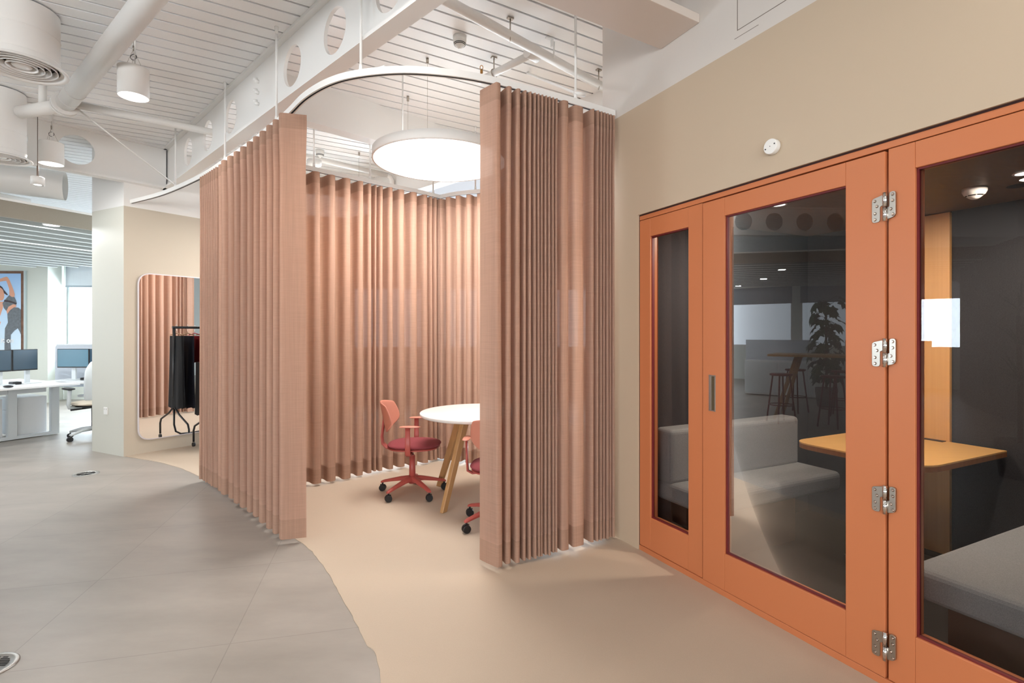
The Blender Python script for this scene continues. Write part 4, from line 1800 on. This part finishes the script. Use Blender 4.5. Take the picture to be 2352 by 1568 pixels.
for j, (w_, uu, lb) in enumerate(((.19, .55, 'round downlight between the baffles nearest the fascia'), (3.23, .9, 'round downlight deeper among the office baffles'),
                                  (1.33, -2.5, 'round downlight among the baffles towards the high table'), (3.23, -2.6, 'round downlight over the high table'), (5.1, -2.4, 'round downlight close to the left windows'), (5.0, .2, 'added unseen downlight in front of the far wall picture'), (2.3, 2.6, 'added unseen downlight over the far bench desk'), (1.33, -4.8, 'round downlight at the near end of the baffles'))):
    c = EF(uu, w_, 2.715)
    t = thing('downlight', lb, 'downlight', tuple(c), 0, 'round office downlights')
    mb = MB()
    mb.lathe([(.075, 0), (.082, .0), (.082, .05), (0, .05)], c, 32)
    obj('housing', mb, 'white', t)
    mb = MB()
    mb.disc((c.x, c.y, c.z + .001), .075, 32, False)
    obj('diffuser', mb, 'litd', t)
    area('downlight_lamp', (c.x, c.y, c.z - .003), .14, 30, (.97, .99, 1), disk=True)  # those by the far picture and far desk are added to brighten the office
# pipes and duct above the office beyond the cross beam
t = thing('air_duct', 'horizontal white air duct behind the cross beam with an open round end', 'air duct', (-6.6, 7.2, 3.2))
a_, b_ = at(-20, 405, 3.22), at(150, 428, 3.20)
mb = MB()
mb.cyl(a_ + (a_ - b_) * .5, b_, .17, n=40, cap=False)
obj('duct_pipe', mb, 'duct', t)
t = thing('service_pipe', 'pair of thin white pipes running above the brown-grey fascia', 'pipe', (-6.8, 6.8, 3.1))
for (x0_, y0_, x1_, y1_, z_) in ((-30, 425, 78, 447, 3.12), (-30, 443, 68, 462, 3.05)):
    a_, b_ = at(x0_, y0_, z_), at(x1_, y1_, z_)
    mb = MB()
    mb.cyl(a_, b_, .03, n=16)
    obj('pipe_run', mb, 'duct', t)

# poster / lit picture on the far wall
YP = 10.46
def wp(px, py, y=YP):
    return Vector(((px - 1176) / 1200 * y, y, 1.4 + (765 - py) / 1200 * y))
t = thing('poster', 'large wall picture of a woman in grey patterned sportswear against blue sky', 'poster', tuple(wp(-20, 810)))
mb = MB()
a_, b_ = wp(-90, 830), wp(58, 621)
mb.add([(a_.x, YP + .035, a_.z), (b_.x, YP + .035, a_.z), (b_.x, YP + .035, b_.z), (a_.x, YP + .035, b_.z), (a_.x, YP + .002, a_.z), (b_.x, YP + .002, a_.z), (b_.x, YP + .002, b_.z), (a_.x, YP + .002, b_.z)],
       [(4, 5, 6, 7), (0, 3, 2, 1), (0, 1, 5, 4), (1, 2, 6, 5), (2, 3, 7, 6), (3, 0, 4, 7)])
obj('poster_frame', mb, plain('pale_frame', sc(200, 214, 216), .4), t)


def pic(pts, mat, lay, name):
    mb = MB()
    y = YP + .0015 - lay * .0012
    mb.add([wp(px, py, y) for px, py in pts], [tuple(range(len(pts)))])
    return obj(name, mb, mat, t)


rock = cloudy('printed_rock', sc(122, 92, 76), .7, 9, .5)
sky_, skt, bg = new_mat('printed_sky')
g_ = skt.nodes.new('ShaderNodeNewGeometry')
sp = skt.nodes.new('ShaderNodeSeparateXYZ')
mr = skt.nodes.new('ShaderNodeMapRange')
mr.inputs[1].default_value = 1.1
mr.inputs[2].default_value = 2.6
mx = skt.nodes.new('ShaderNodeMix')
mx.data_type = 'RGBA'
mx.inputs[6].default_value = sc(222, 242, 255)
mx.inputs[7].default_value = sc(165, 205, 250)
skt.links.new(g_.outputs['Position'], sp.inputs[0])
skt.links.new(sp.outputs[2], mr.inputs[0])
skt.links.new(mr.outputs[0], mx.inputs[0])
skt.links.new(mx.outputs[2], bg.inputs['Base Color'])
skin = plain('printed_skin', sc(222, 164, 138), .5)
legg = cloudy('printed_leggings', sc(112, 118, 124), .5, 22, .5)
hair = plain('printed_hair', sc(60, 46, 50), .5)
pic([(-88, 828), (54, 828), (54, 622), (-88, 622)], rock, 1, 'printed_rock_border')
pic([(-88, 828), (48, 828), (48, 628), (-88, 628)], sky_, 2, 'printed_sky')
def zp_(pts):
    return [(x / 7.127, 600 + y / 7.127) for x, y in pts]


pic(zp_([(-60, 660), (60, 660), (45, 770), (0, 900), (-60, 900)]), skin, 3, 'printed_shoulder')
pic(zp_([(-60, 270), (0, 285), (60, 262), (105, 250), (128, 268), (118, 318), (60, 322), (-60, 345)]), skin, 3, 'printed_forearm')
pic(zp_([(105, 250), (128, 262), (160, 315), (195, 400), (225, 480), (242, 540), (235, 585), (180, 580), (155, 560), (150, 450), (122, 370), (96, 300)]), skin, 4, 'printed_upper_arm')
pic(zp_([(-60, 400), (0, 425), (32, 432), (58, 475), (70, 540), (66, 600), (40, 640), (-60, 650)]), skin, 4, 'printed_face')
pic(zp_([(-60, 380), (0, 395), (34, 418), (66, 470), (100, 510), (132, 552), (108, 552), (64, 520), (50, 470), (20, 436), (-60, 410)]), hair, 5, 'printed_hair')
pic(zp_([(150, 552), (190, 582), (236, 584), (262, 640), (275, 690), (262, 712), (215, 704), (140, 742), (104, 812), (62, 764), (40, 690), (72, 640), (106, 600)]), legg, 5, 'printed_top')
pic(zp_([(104, 812), (140, 742), (215, 702), (262, 712), (268, 742), (212, 762), (165, 800), (120, 862)]), skin, 6, 'printed_waist')
pic(zp_([(68, 628), (150, 640), (215, 660), (272, 686), (265, 706), (205, 682), (140, 668), (68, 660)]), hair, 7, 'printed_strap')
pic(zp_([(120, 860), (165, 800), (232, 752), (300, 758), (340, 790), (346, 1210), (322, 1150), (292, 1096), (240, 1130), (178, 1200), (170, 1330), (188, 1560), (72, 1560), (74, 1300), (80, 1100), (130, 1000), (122, 920)]), legg, 5, 'printed_leggings')
pic(zp_([(-60, 980), (14, 990), (0, 1040), (-60, 1100)]), skin, 3, 'printed_hand')
txt = bpy.data.curves.new('printed_words', 'FONT')
txt.body = 'it on'
txt.size = .135
txt.offset = .004
txo = bpy.data.objects.new('printed_words', txt)
COL.objects.link(txo)
txt.materials.append(plain('printed_white', sc(245, 248, 250), .5))
q_ = wp(2, 786.5, YP - .012)
txo.parent = t
lp = wm(t).inverted() @ q_
txo.location = lp
txo.rotation_euler = (PI / 2, 0, 0)
bpy.context.view_layer.update()
tme = bpy.data.meshes.new_from_object(txo)
tw = bpy.data.objects.new('printed_word', tme)
COL.objects.link(tw)
tw.parent = t
tw.location = lp
tw.rotation_euler = (PI / 2, 0, 0)
bpy.data.objects.remove(txo)
# slim light fitting wall near the ceiling
# ------------------------------------------------------------------ desks
A0 = (-6.15, 6.28)
DF = frame(A0, ED, EN)
t = thing('desk_bench', 'white office bench desk at the left edge with twin dark monitors', 'desk', tuple(DF(.35, 1.2, 0)))
mb = MB()
mb.fr(DF, -.9, .82, .0, 1.6, .705, .73)
obj('desk_top', mb, 'desk', t, bevel=.003)
mb = MB()
mb.fr(DF, -.75, .84, .56, .62, .01, .05)
obj('foot_rail', mb, 'deskm', t)
for uu in (.34, .80):
    mb = MB()
    mb.fr(DF, uu - .05, uu + .04, .56, .62, .05, .705)
    obj('leg', mb, 'deskm', t)
mb = MB()
mb.fr(DF, -.7, .7, .58, .61, .60, .705)
obj('frame_rail', mb, 'deskm', t)
for u0, u1, lb in ((-.35, .27, 'white drawer pedestal under the near end of the left bench desk'), (.42, .74, 'white drawer pedestal behind the leg of the left bench desk')):
    t = thing('drawer_pedestal', lb, 'pedestal', tuple(DF((u0 + u1) / 2, .9, 0)), 0, 'white drawer pedestals under the left desk')
    mb = MB()
    mb.fr(DF, u0, u1, .66, 1.10, .03, .54)
    obj('body', mb, 'desk', t, bevel=.004)
    mb = MB()
    mb.fr(DF, u0 - .018, u0 - .002, .66, 1.10, .37, .53)
    dr = obj('drawer', mb, 'deskm', t, bevel=.002)
    mb = MB()
    mb.fr(DF, u0 - .018, u0 - .002, .66, 1.10, .04, .36)
    dr = obj('drawer', mb, 'deskm', t, bevel=.002)
    mb = MB()
    mb.cyl(DF(u0 - .018, .72, .31), DF(u0 - .022, .72, .31), .01, n=12)
    obj('lock', mb, 'chrome', dr)

# second bench and screen
B0 = (-6.02, 7.28)
b2d = unit((1.0, .10))
BF = frame(B0, b2d, (-b2d[1], b2d[0]))
t = thing('desk_bench', 'white office bench desk partly behind the column with one wide monitor', 'desk', tuple(BF(.4, .4, 0)))
mb = MB()
mb.v = []
Pb = [(-.5, .12), (-.12, -.14), (1.5, -.14), (1.5, .52), (-.5, .52)]
mb.add([BF(a, b, .705) for a, b in Pb] + [BF(a, b, .73) for a, b in Pb], [(4, 3, 2, 1, 0), (5, 6, 7, 8, 9)] + [(i, (i + 1) % 5, 5 + (i + 1) % 5, 5 + i) for i in range(5)])
obj('desk_top', mb, 'desk', t, bevel=.003)
mb = MB()
mb.fr(BF, -.1, 1.4, .40, .43, .24, .66)
obj('modesty_panel', mb, plain('blue_grey_steel', sc(150, 172, 186), .5), t)
mb = MB()
mb.fr(BF, -.1, 1.4, .10, .38, .50, .53)
obj('cable_tray', mb, 'deskm', t)
mb = MB()
for k in range(6):
    rr = random.Random(k)
    mb.tube([BF(.0 + k * .12, .12 + rr.random() * .1, .56 + rr.random() * .05), BF(.08 + k * .12, .2, .53), BF(.16 + k * .12, .15 + rr.random() * .1, .58 + rr.random() * .05), BF(.26 + k * .12, .2, .54)], .006, 6)
obj('cables', mb, 'black', t)
for uu in (-.05, 1.4):
    mb = MB()
    mb.fr(BF, uu, uu + .05, .40, .48, 0, .705)
    obj('leg', mb, 'deskm', t)
t = thing('desk_screen', 'pale blue-grey felt screen standing behind the office monitors', 'desk screen', tuple(BF(.3, .6, .73)))
Ps = rounded([(-.72, .60), (1.6, .60), (1.6, 1.225), (-.72, 1.225)], [.0, 0, .04, .04], 5)
mb = MB()
mb.ext(BF, Ps, .56, .59)
obj('screen_panel', mb, 'panel', t)
mb = MB()
mb.fr(BF, -.70, 1.6, .555, .595, 1.222, 1.24)
obj('screen_rail', mb, 'deskm', t)


def monitor(label, F, u0, u1, z0, z1, mat, zb=.73, su=None, depth=.0):
    t = thing('monitor', label, 'monitor', tuple(F((u0 + u1) / 2, .05, zb)))
    mb = MB()
    mb.fr(F, u0, u1, 0, .03, z0, z1)
    obj('casing', mb, 'black', t, bevel=.003)
    mb = MB()
    mb.fr(F, u0 + .008, u1 - .008, -.0015, 0, z0 + .016, z1 - .008)
    obj('screen', mb, mat, t)
    su = su if su is not None else (u0 + u1) / 2
    mb = MB()
    mb.fr(F, su - .028, su + .028, .03, .055, zb + .004, z1 - .12)
    obj('stand', mb, 'deskm', t)
    mb = MB()
    mb.fr(F, su - .11, su + .11, -.06, .12, zb, zb + .008)
    obj('stand_base', mb, 'deskm', t, bevel=.002)


md = unit((.20, .98))
F1 = frame((-6.50, 6.80), md, (-md[1], md[0]))
monitor('dark monitor on the left bench desk, right one of its pair', F1, .0, .30, .905, 1.185, 'scr', su=.2)
F0 = frame((-6.50 - .006, 6.80 - .004), (-md[0], -md[1]), (-md[1], md[0]))
monitor('dark monitor cut by the left picture edge', F1, -.36, -.012, .905, 1.185, 'scr', su=-.12)
F2 = frame((-6.53, 7.50), (1, 0), (0, 1))
monitor('pale blue monitor on the far bench desk left of the column', F2, .0, .455, .905, 1.175, 'scrl', su=.21)
monitor('monitor beside the pale blue one, mostly hidden by the column', F2, .462, .92, .905, 1.175, 'scr', su=.7)
for (F, u_, w_, lb) in ((DF, .315, .50, 'small black docking box under the dark monitors'), (BF, -.12, .18, 'small black docking box beside the pale blue monitor')):
    mb = MB()
    mb.fr(F, u_, u_ + .09, w_, w_ + .12, .731, .765)
    o = obj('docking_box', mb, 'black', bevel=.005)
    props(o, lb, 'docking box')
mb = MB()
ellip(mb, tuple(DF(.12, .12, .744)), .055, .032, .014)
o = obj('computer_mouse', mb, 'black')
props(o, 'black computer mouse at the left edge of the white desk', 'mouse')


# white task chair
def white_chair(label, loc, rz):
    t = thing('office_chair', label, 'chair', loc, rz)
    L_ = dict(local=True)
    obj('seat', ellip(MB(), (0, 0, .47), .24, .24, .035), 'cream', t, **L_)
    obj('seat_pan', ellip(MB(), (0, 0, .44), .22, .22, .02), 'black', t, **L_)
    mb = MB()
    nu, nv = 12, 12
    vs, fs = [], []
    for j in range(nv + 1):
        for i in range(nu + 1):
            a, b = -1 + 2 * i / nu, j / nv
            wy = .20 + .03 * math.sin(PI * b)
            wy *= (1 - .25 * max(0, b - .8) / .2)
            vs.append((-.25 - .05 * b + .07 * a * a - .03 * math.sin(b * PI), wy * a, .52 + .52 * b))
    for j in range(nv):
        for i in range(nu):
            fs.append((j * (nu + 1) + i, j * (nu + 1) + i + 1, (j + 1) * (nu + 1) + i + 1, (j + 1) * (nu + 1) + i))
    mb.add(vs, fs, True)
    obj('backrest', mb, 'deskm', t, solid=.02, sub=1, **L_)
    mb = MB()
    mb.tube([(-.05, 0, .42), (-.2, 0, .42), (-.30, 0, .50), (-.31, 0, .62)], .022, 10)
    obj('back_support', mb, 'deskm', t, **L_)
    for s_ in (-1, 1):
        mb = MB()
        mb.tube([(.0, .14 * s_, .43), (.02, .27 * s_, .43), (.0, .285 * s_, .47), (-.03, .285 * s_, .66)], .022, 10)
        ar = obj('armrest', mb, 'deskm', t, **L_)
        obj('arm_pad', ellip(MB(), (-.0, .285 * s_, .68), .12, .045, .018), 'black', ar, **L_)
    mb = MB()
    mb.cyl((0, 0, .10), (0, 0, .44), .026, n=18)
    mb.cyl((.0, 0, .41), (.0, .26, .40), .012, n=8)
    obj('column', mb, 'black', t, **L_)
    for k in range(5):
        a = .5 + k * 2 * PI / 5
        dx, dy = math.cos(a), math.sin(a)
        mb = MB()
        mb.tube([(0, 0, .13), (dx * .15, dy * .15, .12), (dx * .30, dy * .30, .08)], [.03, .022, .016], 10)
        obj('base_spoke', mb, 'deskm', t, **L_)
        mb = MB()
        mb.cyl((dx * .3 - dy * .02, dy * .3 + dx * .02, .03), (dx * .3 + dy * .02, dy * .3 - dx * .02, .03), .03, n=20)
        mb.cyl((dx * .3, dy * .3, .03), (dx * .3, dy * .3, .08), .008, n=8)
        obj('caster', mb, 'black', t, **L_)
    return t


white_chair('white office chair with cream seat, half hidden behind the column', (-5.62, 7.02, 0), math.radians(155))

# ------------------------------------------------------------------ left part of the office (seen mirrored in the booth glass)
t = thing('high_table', 'long oak high table among stools, mirrored in the door glass', 'table', (-5.7, 3.0, 0))
mb = MB()
mb.box((-5.7, 2.9, 1.04), (.40, .95, .018))
obj('table_top', mb, 'oakt', t, bevel=.006)
for sx in (-1, 1):
    for sy in (-1, 1):
        mb = MB()
        mb.cyl((-5.7 + sx * .38, 2.9 + sy * .85, 0), (-5.7 + sx * .2, 2.9 + sy * .55, 1.02), .025, .035, 12)
        obj('leg', mb, 'oakv', t)
def stool():
    t = thing('bar_stool', 'x', 'stool', (0, 0, 0), 0, 'burgundy bar stools round the high table')
    mb = MB()
    mb.lathe([(0, .735), (.15, .735), (.165, .745), (.165, .76), (.15, .768), (0, .762)], (0, 0, 0), 30)
    obj('seat', mb, 'stool', t, local=True)
    for k in range(4):
        a = PI / 4 + k * PI / 2
        mb = MB()
        mb.cyl((.12 * math.cos(a), .12 * math.sin(a), .74), (.21 * math.cos(a), .21 * math.sin(a), 0), .012, n=10)
        obj('leg', mb, 'stool', t, local=True)
    mb = MB()
    mb.tube([(.175 * math.cos(a), .175 * math.sin(a), .28) for a in [i * 2 * PI / 24 for i in range(24)]], .008, 6, True)
    obj('foot_ring', mb, 'stool', t, local=True)
    return t


s0 = stool()
sl = ['burgundy bar stool on the near side of the high table, left', 'burgundy bar stool on the near side of the high table, middle', 'burgundy bar stool on the near side of the high table, right',
      'burgundy bar stool on the far side of the high table, left', 'burgundy bar stool on the far side of the high table, middle', 'burgundy bar stool on the far side of the high table, right']
for i, (x, y) in enumerate(((-5.05, 2.2), (-5.05, 2.9), (-5.05, 3.6), (-6.35, 2.2), (-6.35, 2.9), (-6.35, 3.6))):
    if i == 0:
        s0.location = (x, y, 0)
        s0['label'] = sl[0]
    else:
        dup(s0, (x, y, 0), .4 * i, sl[i])


def plant(name, label, loc, h, kind, seed=3):
    rnd = random.Random(seed)
    t = thing(name, label, 'plant', loc)
    x, y, _ = loc
    mb = MB()
    mb.lathe([(0, 0), (.15, 0), (.19, .30), (.19, .36), (.175, .36), (.17, .33), (0, .33)], (x, y, 0), 30)
    obj('plant_pot', mb, 'pot', t)
    mb = MB()
    mb.tube([(x, y, .33), (x + .02, y, h * .5), (x - .02, y + .01, h * .92)], .02, 8)
    obj('stem', mb, 'bark', t)
    mb = MB()
    n = 46 if kind == 'broad' else 90
    for i in range(n):
        z0 = .55 + (h - .6) * i / n
        a = i * 2.4 + rnd.uniform(-.3, .3)
        R = Matrix.Rotation(a, 3, 'Z')
        if kind == 'broad':
            L1 = rnd.uniform(.14, .26)
            sz = rnd.uniform(.13, .2)
            up = rnd.uniform(-.1, .15)
            base = Vector((L1, 0, up))
            mb.tube([Vector((x, y, z0)), Vector((x, y, z0)) + R @ (base * .6 + Vector((0, 0, .05))), Vector((x, y, z0)) + R @ base], .004, 5)
            pts = [(0, 0)]
            for k in range(-6, 7):
                an = k / 6 * 2.6
                rr = sz * (1 - .25 * abs(k) / 6) * (.62 if k % 2 else 1.0)
                pts.append((rr * math.cos(an) + sz * .25, rr * math.sin(an)))
            tilt = Matrix.Rotation(rnd.uniform(.3, 1.1), 3, 'Y')
            vs = [Vector((x, y, z0)) + R @ (base + tilt @ Vector((p, q, -.3 * (p * p + q * q) / sz))) for p, q in pts]
            mb.add(vs, [(0, k, k + 1) for k in range(1, len(vs) - 1)])
        else:
            L1 = rnd.uniform(.3, .5)
            el = rnd.uniform(-.1, 1.2)
            z1 = h * .55 + (h * .4) * ((i % 3) / 2)
            ww = .014
            vs = []
            for k in range(5):
                f = k / 4
                p = Vector((L1 * f * math.cos(el), 0, L1 * f * math.sin(el) - .25 * f * f * L1))
                hw = ww * (1 - f) + .001
                for s_ in (-1, 1):
                    vs.append(Vector((x, y, z1)) + R @ (p + Vector((0, s_ * hw, 0))))
            mb.add(vs, [(2 * k, 2 * k + 1, 2 * k + 3, 2 * k + 2) for k in range(4)])
    obj('foliage', mb, 'leaf', t)
    return t


plant('potted_plant', 'tall broad-leaved potted plant by the high table, mirrored in the door glass', (-7.5, 3.25, 0), 2.1, 'broad')
plant('potted_plant', 'spiky-leaved potted plant mirrored in the right-hand pane', (-2.95, 1.15, 0), 1.7, 'spiky')
# grey curtain left of the viewer (its reflection shows in the right pane)
GP = Path(catmull([(-9.96, 1.13), (-8.4, .95), (-6.83, .61)], 10))
gf = []
d = 0
while d < GP.L[-1] - .15:
    gf.append((d, d + .15, .05, 1.2))
    d += .15
curtain('grey curtain far left, mirrored in the right-hand pane', GP, gf, 1, mat='gcloth', mat2='gcloth', seed=12)
# low cabinets and screens by the left windows
t = thing('storage_unit', 'low white storage unit behind the high table', 'storage unit', (-9.0, 3.6, 0))
mb = MB()
mb.box((-9.0, 3.6, .4), (.25, 1.4, .38))
obj('body', mb, 'desk', t, bevel=.005)
for k in range(4):
    mb = MB()
    mb.box((-8.742, 2.55 + k * .70, .4), (.008, .335, .35))
    obj('door', mb, 'deskm', t, bevel=.003)
for i, (x, y, lb) in enumerate(((-10.6, 2.4, 'grey desk screen by the left windows, near end'), (-10.6, 4.6, 'grey desk screen by the left windows, far end'))):
    mb = MB()
    mb.box((x, y, .95), (.02, .8, .28))
    mb.box((x, y, .35), (.02, .03, .34))
    o = obj('desk_screen', mb, 'panel', bevel=.004)
    props(o, lb, 'desk screen', 'grey desk screens by the windows')
